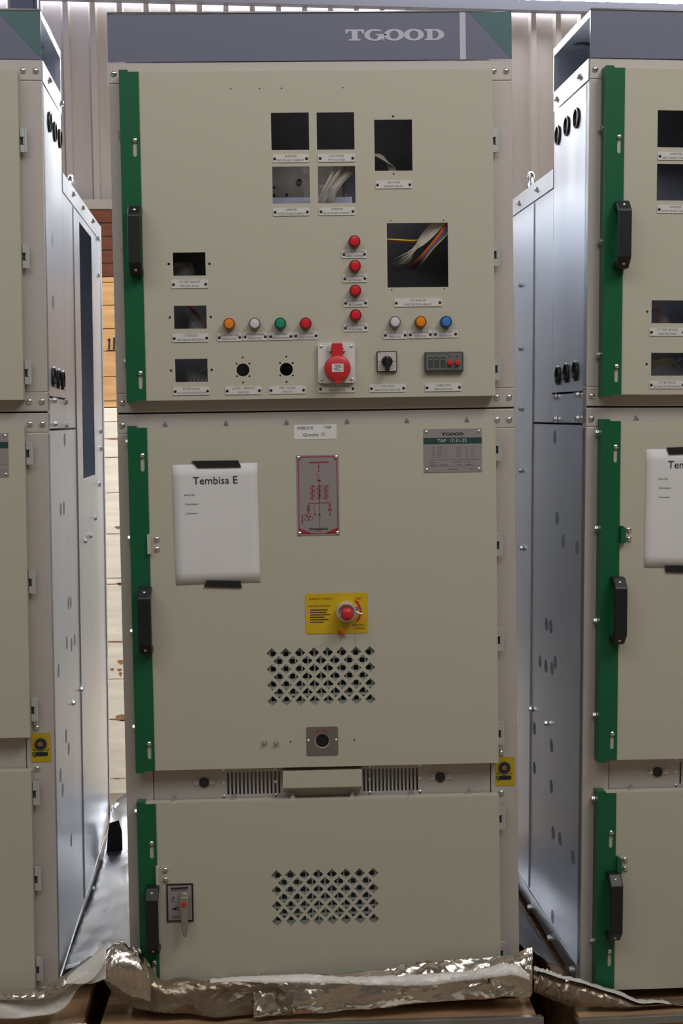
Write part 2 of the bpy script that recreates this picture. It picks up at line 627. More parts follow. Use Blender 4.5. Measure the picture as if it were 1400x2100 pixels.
def diamonds(c, us, vs, y, half=0.0107):
    """staggered diamond perforations: us = (first, last) of the 8-column rows, vs = (first, last) of 7 rows"""
    x0, z0 = front(c, us[0], vs[0], y)
    x1, _ = front(c, us[1], vs[0] - 3.0, y)
    _, z1 = front(c, us[0] + 4, vs[1], y)
    px, pz = (x1 - x0) / 7, (z1 - z0) / 6
    hs, spots = [], []
    for r in range(7):
        n = 8 if r % 2 == 0 else 7
        for k in range(n):
            cx = x0 + px * (k + (0.5 if r % 2 else 0))
            cz = z0 + pz * r
            hs.append([(cx - half, cz), (cx, cz - half), (cx + half, cz), (cx, cz + half)])
    return hs, (x0, x1, z1, z0)


def baffle(cab, box, y):
    x0, x1, z0, z1 = box
    hs = []
    n, m_ = 16, 7
    for i in range(n):
        for j in range(m_):
            cx = x0 + (x1 - x0) * (i + 0.2) / (n - 0.6)
            cz = z0 + (z1 - z0) * (j + 0.2) / (m_ - 0.6)
            hs.append(rect(cx - 0.0048, cz - 0.0048, cx + 0.0048, cz + 0.0048))
    return panel('vent_baffle', [rect(x0 - 0.03, z0 - 0.03, x1 + 0.03, z1 + 0.03)] + hs, 0.0015, y, 'baffle_plate', cab)


def door_panel(name, cab, x0, x1, z0, z1, holes, y=-0.030):
    """folded sheet door: front skin with openings and a returned edge"""
    o = panel(name, [rect(x0, z0, x1, z1)] + holes, 0.002, y + 0.001, 'door_paint', cab)
    MB().box(x0, x0 + 0.002, y + 0.002, -0.002, z0, z1).box(x1 - 0.002, x1, y + 0.002, -0.002, z0, z1) \
        .box(x0 + 0.002, x1 - 0.002, y + 0.002, -0.002, z1 - 0.002, z1).box(x0 + 0.002, x1 - 0.002, y + 0.002, -0.002, z0, z0 + 0.002) \
        .build('folded_edge', 'door_paint', o)
    return o


ZH, ZT = 0.789, 0.6914
D1, D2, D3, DH, ZR = 0.305, 0.5094, 1.1844, 0.3205, 0.5258
YD = -0.030

# ------------------------------------------------------------------ cabinet shell
SIDE_FLAT = {'C': ((), ()), 'L': ((), ()), 'R': ((), ())}


def side_fittings(cab, c, sx, data):
    """fittings of the side x = 0.4 * sx, given as pixels of the photograph"""
    X = 0.4 * sx
    rot = (0, 0, math.radians(90 * sx))
    for u, v in data.get('bolts', ()):
        y, z = side(c, u, v, X)
        inst(HEXB, 'bolt', cab, (X + sx * 0.002, y, z), rot=rot)
    for u, v in data.get('grommets', ()):
        y, z = side(c, u, v, X)
        inst(GROMMET, 'cable_grommet', cab, (X + sx * 0.0005, y, z), rot=rot)
    for u, v in data.get('dimples', ()):
        y, z = side(c, u, v, X)
        inst(DIMPLE, 'dimple', cab, (X, y, z), rot=rot)


SIDE_DATA = {
    ('R', -1): dict(
        grommets=[(1145, 277), (1163.5, 258), (1183.5, 242), (1145, 770), (1162, 765), (1180.5, 761)],
        bolts=[(1192, 158), (1145, 204), (1142, 814), (1188, 810), (1142, 860), (1188, 858), (1104, 389), (1067, 417),
               (1070, 585), (1070, 715), (1070, 838), (1070, 965), (1072.5, 1124), (1091, 1454), (1123, 1483),
               (1088, 1861), (1129, 1924), (1174, 1988)],
        dimples=[(1137.5, 897), (1142, 1063), (1154.5, 1110), (1183, 1123), (1120, 1280), (1129, 1285), (1107, 1357), (1119, 1366),
                 (1131.5, 1371), (1138, 1358), (1095.5, 1494), (1130.5, 1530), (1095.5, 1575), (1130, 1613), (1134, 1708),
                 (1148, 1720), (1174.5, 1758), (1132.5, 1880)]),
    ('L', 1): dict(
        grommets=[(100, 250), (110.5, 270), (121, 284), (108.5, 773), (118.5, 777), (127.5, 780)],
        bolts=[(98, 165), (122, 212), (108, 821), (131, 825), (109, 869), (132, 872), (147, 398), (166.5, 426), (187, 453), (196.5, 489),
               (198, 565), (202.5, 885), (203, 921), (200, 994), (192, 1063), (182.5, 1099), (171.5, 1109), (146.5, 1441), (163, 1413),
               (225, 1708), (208, 1763), (190, 1823), (173, 1877), (156, 1939)],
        dimples=[(107.5, 493), (109, 620), (132.5, 902), (124.5, 1045), (131, 1042), (140.5, 1237), (145, 1235), (137, 1318), (146.5, 1322),
                 (153, 1312), (120, 1375), (135.5, 1510), (141, 1535), (124, 1590), (128.5, 1620), (146, 1722)]),
}


def side_shell(cab, c, sx, cutout=None):
    X = 0.4 * sx
    data = SIDE_DATA.get((c, sx), {})

    def holes(y0, y1, z0, z1):
        hs = []
        for key, r in (('grommets', 0.0168), ('dimples', 0.0149)):
            for u, v in data.get(key, ()):
                y, z = side(c, u, v, X)
                if y0 + r < y < y1 - r and z0 + r < z < z1 - r:
                    hs.append(circ(y, z, r, 18))
        return hs
    off = X - sx * 0.001
    g = 0.0012

    def sp(y0, y1, z0, z1, extra=()):
        return panel('side_panel', [rect(y0 + g, z0 + g, y1 - g, z1 - g)] + holes(y0, y1, z0, z1) + list(extra), 0.002, off, 'side_zinc', cab, 'side')
    sp(0.004, D1, 0.032, ZT - 0.042)
    sp(0.004, D1, -0.034, 0.030)
    sp(D1, D2, -0.034, ZR - 0.042)
    sp(0.004, D2, -1.165, -0.036)
    sp(D2 + 0.002, D3, -1.165, ZR - 0.042, [cutout] if cutout else [])
    # top and bottom flanges, standing a little proud
    for (y0, y1, z0, z1) in ((0.004, D1, ZT - 0.041, ZT), (D1, D3, ZR - 0.041, ZR), (0.03, D3, BZ * -1 + 0.012, -1.166)):
        MB().box(X - sx * 0.010, X + sx * 0.002, y0, y1, z0, z1).build('side_flange', 'side_zinc', cab)
    # vertical edge beads of the rear compartment
    MB().box(X - sx * 0.002, X + sx * 0.003, D2 - 0.012, D2 - 0.003, -1.16, ZR - 0.045).build('edge_bead', 'side_zinc', cab)
    MB().box(X - sx * 0.012, X + sx * 0.003, D3 - 0.018, D3 + 0.004, -1.19, ZR).build('edge_bead', 'side_zinc', cab)
    side_fittings(cab, c, sx, data)


def shell(cab, c, zd, zl, cutout=None):
    g = 0.0006
    # front frame: rails run through, posts stand between them
    for z0, z1 in ((ZT - 0.040, ZT), (0.0016, 0.040), (-0.040, -0.0016)):
        bev(MB().box(-0.4, 0.4, 0.0, 0.030, z0, z1).build('frame_rail', 'frame_zinc', cab), 0.0015)
    MB().box(-0.397, 0.397, 0.008, 0.03, -0.0016, 0.0016).build('joint_gasket', 'black_plastic', cab)
    for s in (-1, 1):
        xo, xi = 0.4 * s, 0.345 * s
        bev(MB().box(xo, xi, 0.0, 0.030, 0.0405, ZT - 0.0405).build('frame_post', 'frame_zinc', cab), 0.0015)
        bev(MB().box(xo, xi, 0.0, 0.030, -BZ + 0.004, -0.0405).build('frame_post', 'frame_zinc', cab), 0.0015)
        for z, xs in ((ZT - 0.021, (0.364, 0.389)), (0.022, (0.364, 0.389)), (-0.023, (0.364, 0.389))):
            for xx in xs:
                if s < 0 and xx < 0.37: continue
                inst(PAN, 'screw', cab, (xx * s, 0, z))
    for zz in (zd + 0.013, zl - 0.001):
        inst(PAN, 'screw', cab, (0.366, 0, zz))
    # carcass: roof plates, back, floor, dividing shelves
    MB().box(-0.39, 0.39, 0.03, D1 + 0.004, ZT - 0.003, ZT - 0.001).build('roof_plate', 'side_zinc', cab)
    MB().box(-0.39, 0.39, D1, D1 + 0.002, ZR - 0.002, ZT).build('box_back', 'side_zinc', cab)
    MB().box(-0.39, 0.39, D1 + 0.002, D3, ZR - 0.003, ZR - 0.001).build('roof_plate', 'side_zinc', cab)
    MB().box(-0.39, 0.39, D3 - 0.004, D3, -BZ + 0.01, ZR).build('rear_plate', 'side_zinc', cab)
    MB().box(-0.395, 0.395, 0.02, D3, -BZ, -BZ + 0.008).build('floor_plate', 'side_zinc', cab)
    MB().box(-0.39, 0.39, 0.03, D1, -0.004, 0.0).build('shelf_plate', 'inner_zinc', cab)
    MB().box(-0.39, 0.39, 0.155, 0.158, 0.0, ZT - 0.005).build('inner_back', 'inner_zinc', cab)
    MB().box(-0.39, 0.39, 0.27, 0.274, -BZ + 0.01, -0.006).build('inner_back', 'inner_zinc', cab)
    # hood: front fascia, top, back and the folded lips of its open ends
    panel('hood_fascia', [rect(-0.4, ZT + 0.001, 0.4, ZH - 0.004)], 0.002, -0.001, 'hood_slate', cab)
    for x in (-0.352, -0.12, 0.12, 0.352):
        MB().lathe([(0.019, 0.0), (0.019, 0.004), (0.016, 0.005)], (x, DH - 0.055, ZH - 0.0095), 'z', 24).build('blanking_plug', 'recess_dark', cab, smooth=40)
    panel('hood_top', [rect(-0.4, -0.004, 0.4, DH)], 0.003, ZH - 0.002, 'side_zinc', cab, 'top')
    MB().box(-0.4, 0.4, DH - 0.004, DH - 0.002, ZT, ZH - 0.003).build('hood_back', 'side_zinc', cab)
    for s in (-1, 1):
        MB().box(0.4 * s, 0.398 * s, 0.002, DH - 0.004, ZH - 0.016, ZH - 0.0035).build('hood_lip', 'side_zinc', cab)
        MB().box(0.4 * s, 0.388 * s, DH - 0.008, DH - 0.004, ZT + 0.002, ZH - 0.018).build('hood_lip', 'side_zinc', cab)
    x0, z0 = front('C', 943, 122, -0.003)
    x1, z1 = front('C', 950, 22, -0.003)
    MB().box(x0, x1 + 0.004, -0.0026, -0.0022, ZT + 0.001, ZH - 0.004).build('hood_stripe', 'hood_print', cab)
    flat('hood_triangle', [[[(x1 + 0.012, ZH - 0.005), (0.3995, ZT + 0.002), (0.3995, ZH - 0.005)]]], -0.0024, 'hood_green', cab)
    xa, za = front('C', 708, 83.5, -0.003)
    xb, zb = front('C', 913, 59, -0.003)
    logo_letters(xa, za, xb - xa, zb - za, -0.0026, 'hood_print', cab)
    for s in (-1, 1):
        side_shell(cab, c, s, cutout if (s > 0) else None)
    # lifting eyes on the rear roof
    for s in (-1, 1):
        pts = [(0.385 * s, 0.62 + 0.022 * math.cos(a), ZR + 0.020 + 0.022 * math.sin(a)) for a in [2 * math.pi * i / 20 for i in range(21)]]
        MB().tube(pts, 0.006, 8).lathe([(0.014, -0.002), (0.014, 0.004)], (0.385 * s, 0.62, ZR), 'z', 14).build('lifting_eye', 'screw_zinc', cab, smooth=50)
    # door hinges on the right
    return cab


HZ = {'C': [('u', (290, 523, 757)), ('m', (922, 1118, 1312, 1504)), ('l', (1678, 1955))],
      'L': [('u', (290, 527, 765)), ('m', (930, 1194, 1456)), ('l', (1628, 1803, 1988))]}


def hinges(cab, c):
    if c == 'R':
        zs = [front('C', 1020, v, -0.01)[1] for g_, vs in HZ['C'] for v in vs]
    else:
        zs = [front(c, 1024 if c == 'C' else 55, v, -0.01)[1] for g_, vs in HZ[c] for v in vs]
    for z in zs:
        h_ = inst(HINGE, 'hinge', cab, (0.3640, -0.010, z))
        inst(HINGE_GAP, 'hinge_gap', h_, (0, 0, 0))


def mid_strip(cab, c, zd, zl):
    """ventilated strip between the middle and the lower door"""
    z0, z1 = zl - 0.03, zd + 0.03
    zm = (zd + zl) / 2 - 0.004
    xs1 = [front('C', u, 1608, 0.002)[0] for u in (467.7, 572.5)]
    xs2 = [front('C', u, 1600, 0.002)[0] for u in (746.5, 855)]
    hs = []
    for (a, b), n in ((xs1, 14), (xs2, 15)):
        for i in range(n):
            x = a + (b - a) * i / (n - 1)
            hs.append(rrect(x - 0.0019, zm - 0.0235, x + 0.0019, zm + 0.0235, 0.0018, 2))
    sock = [front('C', 418.5, 1608.5, 0.0)[0], front('C', 902.5, 1597.5, 0.0)[0]]
    for x in sock:
        hs.append(circ(x, zm + 0.003, 0.0082, 18))
    panel('vent_strip', [rect(-0.3435, z0, 0.3435, z1)] + hs, 0.002, 0.004, 'frame_zinc', cab)
    MB().box(-0.3445, -0.3437, 0.006, 0.02, z0, z1).box(0.3437, 0.3445, 0.006, 0.02, z0, z1).build('strip_gap', 'black_plastic', cab)
    for x in sock:
        MB().lathe([(0.0105, 0), (0.0100, 0.003), (0.0084, 0.004), (0.0080, 0.0), (0.0075, -0.03), (0, -0.03)], (x, 0.003, zm + 0.003), '-y', 20) \
            .build('ball_socket', 'meter_dark', cab, smooth=40)
        for dx in (-0.0155, 0.0155):
            inst(HEXB, 'bolt', cab, (x + dx, 0.003, zm + 0.004), scale=(0.75, 0.9, 0.75))
    for x in (xs1[0] - 0.009, xs1[1] - 0.007, xs2[0] + 0.011, xs2[1] + 0.006):
        for dz in (-0.026, 0.001, 0.029):
            inst(TINY, 'screw', cab, (x, 0.003, zm + dz))
    MB().box(-0.33, 0.33, 0.05, 0.052, z0, z1).build('strip_backing', 'inner_zinc', cab)
    a, b = front('C', 580, 1600, -0.03)[0], front('C', 742, 1600, -0.03)[0]
    MB().prism([(-0.030, zm + 0.030), (-0.030, zm - 0.004), (-0.028, zm - 0.004), (0.002, zm - 0.016), (0.002, zm + 0.030)], a, b, 'x') \
        .build('deflector', 'door_paint', cab)


def top_brackets(cab, c, us, v, y, z):
    for u in us:
        x, _ = front('C', u, v, y)
        MB().box(x - 0.0045, x + 0.0045, y, y + 0.012, z, z + 0.006).lathe([(0.0034, 0.006), (0.0030, 0.010), (0.0016, 0.011)], (x, y + 0.006, z), 'z', 6) \
            .build('door_clip', 'screw_zinc', cab)


def latch(cab, x, z, y):
    """door interlock latch beside the strip: bent tab and two screws"""
    MB().prism([(x - 0.004, z - 0.019), (x + 0.003, z - 0.019), (x + 0.003, z + 0.017), (x, z + 0.020), (x - 0.004, z + 0.020)], y - 0.010, y, 'y') \
        .build('latch_tab', 'door_paint', cab)
    for dz in (-0.010, 0.010):
        inst(PAN, 'screw', cab, (x + 0.0145, y, z + dz))


def warning_sticker(cab, c, u0, v0, u1, v1, cu, cv):
    y = -0.0008
    x0, z1 = front(c, u0, v0, y)
    x1, z0 = front(c, u1, v1, y)
    o = panel('interlock_sticker', [rect(x0, z0, x1, z1)], 0.0006, y, 'yellow_sticker', cab)
    cx, cz = front(c, cu, cv, y)
    MB().lathe([(0.0125, 0), (0.0122, 0.003), (0.0100, 0.0035), (0.0098, 0.001), (0.0065, 0.0005), (0.006, 0.003), (0, 0.0032)], (cx, y - 0.0004, cz), '-y', 24) \
        .build('key_bush', 'meter_dark', o, smooth=40)
    MB().lathe([(0.0055, 0.0), (0.005, 0.0012), (0, 0.0014)], (cx - 0.001, y - 0.0036, cz), '-y', 16).build('bush_core', 'copper', o, smooth=40)
    yy = y - 0.0006
    p = MB()
    p.poly(rrect(cx - 0.011, cz - 0.0255, cx + 0.014, cz - 0.0165, 0.003, 3), yy)
    p.ring(cx - 0.0145, cz - 0.020, 0.0028, 0.0016, yy, n=12)
    p.ring(cx - 0.0130, cz - 0.0255, 0.0020, 0.0014, yy, n=12)
    p.stroke(cx - 0.0165, cz - 0.0105, cx - 0.011, cz - 0.0145, 0.0016, yy)
    p.stroke(cx + 0.0165, cz - 0.0105, cx + 0.011, cz - 0.0145, 0.0016, yy)
    p.build('key_print', 'black_print', o)


def nameplate(cab, c, u0, v0, u1, v1, y):
    x0, z1 = front(c, u0, v0, y)
    x1, z0 = front(c, u1, v1, y)
    if c != 'C':   # same plate, placed by its right edge
        x0 = x1 - 0.1185
        z0 = z1 - 0.0870
    wd, h = x1 - x0, z1 - z0
    o = MB().box(x0, x1, y - 0.0012, y, z0, z1).build('rating_plate', 'plate_steel', cab)
    yy = y - 0.0016
    MB().poly(rect(x0, z1 - h * 0.345, x1, z1 - h * 0.205), yy).build('green_band', 'band_green', o)
    logo_letters(x0 + wd * 0.31, z1 - h * 0.150, wd * 0.38, h * 0.062, yy, 'black_print', o)
    text('lettering', [('TAP  17-31-25', x0 + wd * 0.49, z1 - h * 0.275)], h * 0.115, yy - 0.0003, 'label_white', o)
    p = MB()
    for a0, rows, cols in ((0.14, 6, ((0, .05), (.09, .18), (.22, .25))), (0.56, 6, ((0, .08), (.155, .20), (.25, .30)))):
        for r in range(rows):
            zz = z1 - h * (0.42 + r * 0.046)
            for c0, c1 in cols:
                p.stroke(x0 + wd * (a0 + c0), zz, x0 + wd * (a0 + c1), zz, 0.0009 if a0 > .5 else 0.0007, yy)
    for zz in (0.71, 0.86):
        p.stroke(x0 + wd * 0.02, z1 - h * zz, x1 - wd * 0.03, z1 - h * zz, 0.0004, yy)
    for a, b, zz in ((.10, .20, .765), (.10, .20, .83), (.27, .40, .83), (.50, .64, .765), (.57, .64, .83), (.75, .80, .765), (.71, .84, .83), (.42, .60, .935), (.78, .88, .935)):
        p.stroke(x0 + wd * a, z1 - h * zz, x0 + wd * b, z1 - h * zz, 0.0014, yy)
    p.build('plate_print', 'grey_print', o)
    for xx in (x0 + 0.006, x1 - 0.006):
        for zz in (z0 + 0.0055, z1 - 0.0055):
            inst(TINY, 'screw', o, (xx, y - 0.001, zz))
    return o


def wire(cab, c, pts, r, material):
    """pts: (u, v, y) way points"""
    P = [Vector((*front(c, u, v, y), y)) for u, v, y in pts]
    P = [Vector((p.x, p.z, p.y)) for p in P]
    out = []
    n = len(P)
    for i in range(n - 1):
        p0, p1, p2, p3 = P[max(i - 1, 0)], P[i], P[i + 1], P[min(i + 2, n - 1)]
        for k in range(5):
            t = k / 5
            out.append(0.5 * ((2 * p1) + (p2 - p0) * t + (2 * p0 - 5 * p1 + 4 * p2 - p3) * t * t + (3 * p1 - p0 - 3 * p2 + p3) * t ** 3))
    out.append(P[-1])
    return MB().tube(out, r, 5).build('wire', material, cab, smooth=60)


def plastic(cab, c, u0, v0, u1, v1, y, seed, amp=0.010):
    x0, z1 = front(c, u0, v0, y)
    x1, z0 = front(c, u1, v1, y)
    n = 12
    mb = MB()
    vs = []
    for j in range(n + 1):
        for i in range(n + 1):
            p = Vector((x0 + (x1 - x0) * i / n, y, z0 + (z1 - z0) * j / n))
            q = noise.noise_vector(p * 45 + Vector((seed, 0, 0)))
            vs.append(p + q * amp)
    fs = [(j * (n + 1) + i, j * (n + 1) + i + 1, (j + 1) * (n + 1) + i + 1, (j + 1) * (n + 1) + i) for j in range(n) for i in range(n)]
    return mb.add(vs, fs).build('plastic_wrap', 'clear_film', cab)


M_ = mat('clear_film', (0.85, 0.85, 0.85), 0.15)
M_.node_tree.nodes['Principled BSDF'].inputs['Alpha'].default_value = 0.12


def cabinet(c, label):
    e = bpy.data.objects.new('switchgear_cabinet', None)
    COL.objects.link(e)
    e.matrix_world = MC[c] @ Matrix.Translation((0, 0, -BZ))
    CABS.add(e.name)
    tag(e, label, 'cabinet', 'switchgear cabinets in a row')
    return e


SX0, SX1 = -0.376, -0.3375      # green strip
DX1 = 0.357                     # right edge of the doors
UZ0, UZ1 = 0.0245, 0.666
MZ0, MZ1 = -0.718, -0.0287
LZ0, LZ1 = -1.199, -0.786

# ================================================================== floor and back wall
bm = MB().box(-8, 8, -8, 9, -0.1, 0.0)
struct(bm.build('floor', 'concrete'))
wang = math.radians(6.1)
wdir = Vector((math.cos(wang), math.sin(wang), 0))
wnor = Vector((math.sin(wang), -math.cos(wang), 0))      # towards the camera
wc = Vector((0.6, 6.75, 0))
pitch = 0.172
prof = []
for k in range(-30, 34):
    s0 = k * pitch
    for ds, h in ((0.0, 0.0), (0.112, 0.0), (0.124, 0.034), (0.158, 0.034), (0.1705, 0.0)):
        prof.append((s0 + ds, h))
WTOP = 4.40
vs, fs = [], []
for s_, h in prof:
    p = wc + wdir * s_ + wnor * h
    vs += [(p.x, p.y, 0.0), (p.x, p.y, WTOP)]
fs = [(2 * i, 2 * i + 2, 2 * i + 3, 2 * i + 1) for i in range(len(prof) - 1)]
mb = MB()
mb.add(vs, fs)
struct(mb.build('wall_back', 'wall_sheet'))


def wall_box(name, s0, s1, n0, n1, z0, z1, material):
    """box laid along the back wall: s along it, n off it towards the camera"""
    P = [wc + wdir * s + wnor * n for s, n in ((s0, n0), (s1, n0), (s1, n1), (s0, n1))]
    mb_ = MB().add([(p.x, p.y, z) for z in (z0, z1) for p in P], [(0, 3, 2, 1), (4, 5, 6, 7), (0, 1, 5, 4), (1, 2, 6, 5), (2, 3, 7, 6), (3, 0, 4, 7)])
    return mb_.build(name, material)


struct(wall_box('trim_1', -5.0, 5.6, 0.036, 0.11, 4.127, 4.193, 'beam_paint'))
sc_ = (world_y(55, 10, 6.46) - wc).dot(wdir)
col = wall_box('trim_2', sc_ - 0.083, sc_ + 0.060, 0.12, 0.30, 0.0, 5.2, 'column_paint')
struct(col)
wall_box('column_flange', sc_ + 0.064, sc_ + 0.082, 0.12, 0.30, 0.0, 5.2, 'column_paint').parent = col
struct(wall_box('window_1', -5.0, 5.6, 0.0, 0.02, 4.193, 5.6, 'daylight_glazing'))

# brick dado below the sheeting, its coping, and the bricks seen between the cabinets
BT = 2.795
dado = struct(wall_box('wall_dado', -5.0, 5.6, 0.040, 0.10, 0.0, BT, 'concrete'))
struct(wall_box('trim_3', -5.0, 5.6, 0.036, 0.145, BT, BT + 0.062, 'wall_sheet'))
brick_me = None
for r in range(7):
    for k in range(7):
        s0 = -2.75 + k * 0.232 + (0.116 if r % 2 else 0)
        z1 = BT - 0.006 - r * 0.0865
        if brick_me is None:
            b = MB()
            P = [wdir * s_ + wnor * n_ for s_, n_ in ((0, 0), (0.222, 0), (0.222, 0.022), (0, 0.022))]
            b.add([(p.x, p.y, z) for z in (-0.076, 0) for p in P], [(0, 3, 2, 1), (4, 5, 6, 7), (0, 1, 5, 4), (1, 2, 6, 5), (2, 3, 7, 6), (3, 0, 4, 7)])
            brick_me = b.mesh('brick')
            brick_me.materials.append(MATS['wood_red'])
        p = wc + wdir * s0 + wnor * 0.098
        o = inst(brick_me, 'brick', dado, (p.x, p.y, z1))


def crate(name, x0, x1, y0, y1, zs, material, label, capped=False):
    """slatted crate: horizontal boards on the front and the right side, corner posts"""
    e = bpy.data.objects.new(name, None)
    COL.objects.link(e)
    e.location = ((x0 + x1) / 2, y0, zs[0])
    tag(e, label, 'crate')
    inv = Matrix.Translation((-(x0 + x1) / 2, -y0, -zs[0]))

    def put(mb_, nm, mt):
        o_ = mb_.build(nm, mt, e)
        o_.data.transform(inv)
        return o_
    put(MB().box(x0 + 0.03, x1 - 0.03, y0 + 0.03, y1, zs[0] + 0.005, zs[-1] - 0.01), 'crate_core', material)
    for i in range(len(zs) - 1):
        d = random.uniform(0, 0.003)
        bev(put(MB().box(x0, x1, y0 + d, y0 + 0.028, zs[i] + 0.001, zs[i + 1] - 0.001), 'board', material), 0.002)
        bev(put(MB().box(x1 - 0.028, x1 + 0.002 - d, y0 + 0.029, y1, zs[i] + 0.001, zs[i + 1] - 0.001), 'board', material), 0.002)
    return e, put


def zy(v, y):
    return world_y(235, v, y).z


YC = 2.45
zs = [0.0] + [zy(v, YC) for v in (1597, 1475, 1393, 1316, 1186, 1095, 1011, 938, 865, 836)]
zs = [z for i, z in enumerate(zs) if i == 0 or z > 0.01]
pale, put = crate('wooden_crate', -1.75, -0.36, YC, YC + 0.9, zs, 'wood_pale', 'pale pine crate with brown knots, standing on the floor behind the cabinets')
for u, v, wu, hv in ((250, 1472, 14, 7), (248, 1358, 9, 5), (230, 1373, 5, 3), (245, 1374, 6, 3), (247, 1383, 4, 5), (247, 1198, 9, 3), (243, 1082, 9, 3), (240, 1597, 11, 1.2), (235, 900, 24, 2)):
    p = world_y(u, v, YC - 0.0005)
    put(MB().poly([(p.x + wu / 545 * math.cos(a) * (0.8 + 0.3 * math.sin(3 * a)), p.z + hv / 545 * math.sin(a)) for a in [2 * math.pi * i / 14 for i in range(14)]], p.y), 'wood_knot', 'wood_knot')
for v0, v1 in ((1316, 1318), (1474, 1478), (1199, 1197)):
    a, b = world_y(205, v0, YC - 0.0005), world_y(262, v1, YC - 0.0005)
    put(MB().stroke(a.x, a.z, b.x, b.z, 0.004, a.y), 'wood_crack', 'wood_knot')
ztop = zs[-1]
zs = [ztop + 0.002] + [zy(v, YC) for v in (822, 772, 719.5, 673, 625, 578, 567)]
orange, put = crate('wooden_crate', -1.62, -0.40, YC + 0.02, YC + 0.85, zs, 'wood_orange', 'orange-brown slatted crate with a black stencil mark, stacked on the pale crate')
st = MB()
for (u0, v0, u1, v1, wd_) in ((224.5, 694, 223.5, 717, 0.007), (219, 719, 236, 718.5, 0.004), (220.5, 699, 224, 695, 0.004), (234, 692, 233.5, 717, 0.007)):
    a, b = world_y(u0, v0, YC + 0.018), world_y(u1, v1, YC + 0.018)
    st.stroke(a.x, a.z, b.x, b.z, wd_, a.y)
put(st, 'stencil_mark', 'black_print')


# ================================================================== pallets
def pallet(c, x0, x1, label):
    e = bpy.data.objects.new('pallet', None)
    COL.objects.link(e)
    M4 = MC[c].copy()
    e.matrix_world = Matrix.Translation((M4.translation.x, M4.translation.y, 0)) @ Matrix.Rotation(POSE[c][5], 4, 'Z')
    tag(e, label, 'pallet', 'pallets under the cabinets')
    top = ZG + POSE[c][2] - BZ - 0.008
    y0, y1 = -0.095, 1.30
    n = 9
    for i in range(n):
        ya = y0 + (y1 - y0) * i / n
        bev(MB().box(x0 + 0.006, x1 - 0.006, ya + 0.003, ya + (y1 - y0) / n - 0.003, top - 0.022, top).build('deck_board', 'wood_pallet', e), 0.002)
    for xx in (x0 + 0.02, (x0 + x1) / 2 - 0.05, x1 - 0.12):
        bev(MB().box(xx, xx + 0.10, y0 + 0.004, y1 - 0.02, 0.0, top - 0.023).build('bearer', 'wood_pallet', e), 0.003)
    bev(MB().box(x0, x1, y0 - 0.014, y0 + 0.001, 0.03, top - 0.006).build('front_board', 'wood_pallet', e), 0.002)
    rail = MB().box(x0 - 0.003, x1 + 0.003, y0 - 0.0175, y0 - 0.0145, top - 0.006, top + 0.010) \
        .box(x0 - 0.003, x1 + 0.003, y0 - 0.0145, y0 + 0.010, top + 0.001, top + 0.004).build('edge_rail', 'rail_steel', e)
    bev(rail, 0.001)
    return e


pallet('C', -0.462, 0.428, 'wooden pallet with steel edge rail under the middle cabinet')
pallet('L', -0.430, 0.452, 'wooden pallet with steel edge rail under the left cabinet')
pallet('R', -0.447, 0.440, 'wooden pallet with steel edge rail under the right cabinet')

# ================================================================== the three cabinets
# ---- middle one, complete
cab = cabinet('C', 'middle switchgear cabinet, complete in view, with red socket and coloured indicator lamps')
C = 'C'
shell(cab, C, MZ0, LZ1)
hinges(cab, C)


def R_(u0, v0, u1, v1, c='C', y=YD):
    a, b = front(c, u0, v0, y), front(c, u1, v1, y)
    a2, b2 = front(c, u0, v1, y), front(c, u1, v0, y)
    return rect((a[0] + a2[0]) / 2, (b[1] + a2[1]) / 2, (b[0] + b2[0]) / 2, (a[1] + b2[1]) / 2)


def C_(u, v, rpx, c='C', n=10, y=YD):
    x, z = front(c, u, v, y)
    return circ(x, z, rpx / 1027.0, n)


holes = [R_(556, 231, 633.4, 307.6), R_(649.4, 230.4, 726.3, 306.7), R_(558.3, 341.5, 635, 417.3), R_(651.8, 340.5, 728.3, 416.5),
         R_(767.6, 245.3, 845, 350.3), R_(793.6, 457, 918.5, 589), R_(354.7, 517.6, 421.3, 565.2), R_(356.8, 626.8, 423.3, 674.2),
         R_(359.2, 736, 425.6, 783.3), C_(498, 758.5, 13.2, n=28), C_(587, 757.3, 13.2, n=28)]
for u, v, r in ((497.5, 733, 2), (485, 746, 2), (511, 745.5, 2), (485.5, 771.5, 2), (511.5, 771.5, 2), (498.5, 784.5, 2),
                (586.8, 731.5, 2), (574, 744.5, 2), (600, 744.5, 2), (574.5, 770.3, 2), (600.5, 770, 2), (587.5, 783, 2),
                (345.8, 541.5, 2.7), (429.3, 541, 2.7), (348, 651, 2.7), (431.8, 650, 2.7), (350.3, 760, 2.7), (434, 758.5, 2.7),
                (805.5, 238.5, 2.3), (807, 356.5, 2.3), (801.3, 452.8, 1.5), (909, 452, 1.5), (803, 594, 1.5), (910.8, 592.5, 1.5),
                (473, 182, 1.4), (532, 181.5, 1.4), (577, 181, 1.4), (703, 180, 1.4)):
    holes.append(C_(u, v, r))
door_panel('upper_door', cab, SX0 + 0.002, DX1, UZ0, UZ1, holes)
dv, vbox = diamonds(C, (557, 758), (1340, 1438.3), YD)
door_panel('middle_door', cab, SX0 + 0.002, DX1, MZ0, MZ1, dv + [C_(660.5, 1519, 14, n=24), C_(595.5, 1521.5, 1.8), C_(726.5, 1517.5, 1.8)])
baffle(cab, vbox, -0.0205)
dv, vbox = diamonds(C, (566.7, 765.2), (1795, 1889.5), YD)
door_panel('lower_door', cab, SX0 + 0.002, DX1, LZ0, LZ1, dv)
baffle(cab, vbox, -0.0205)
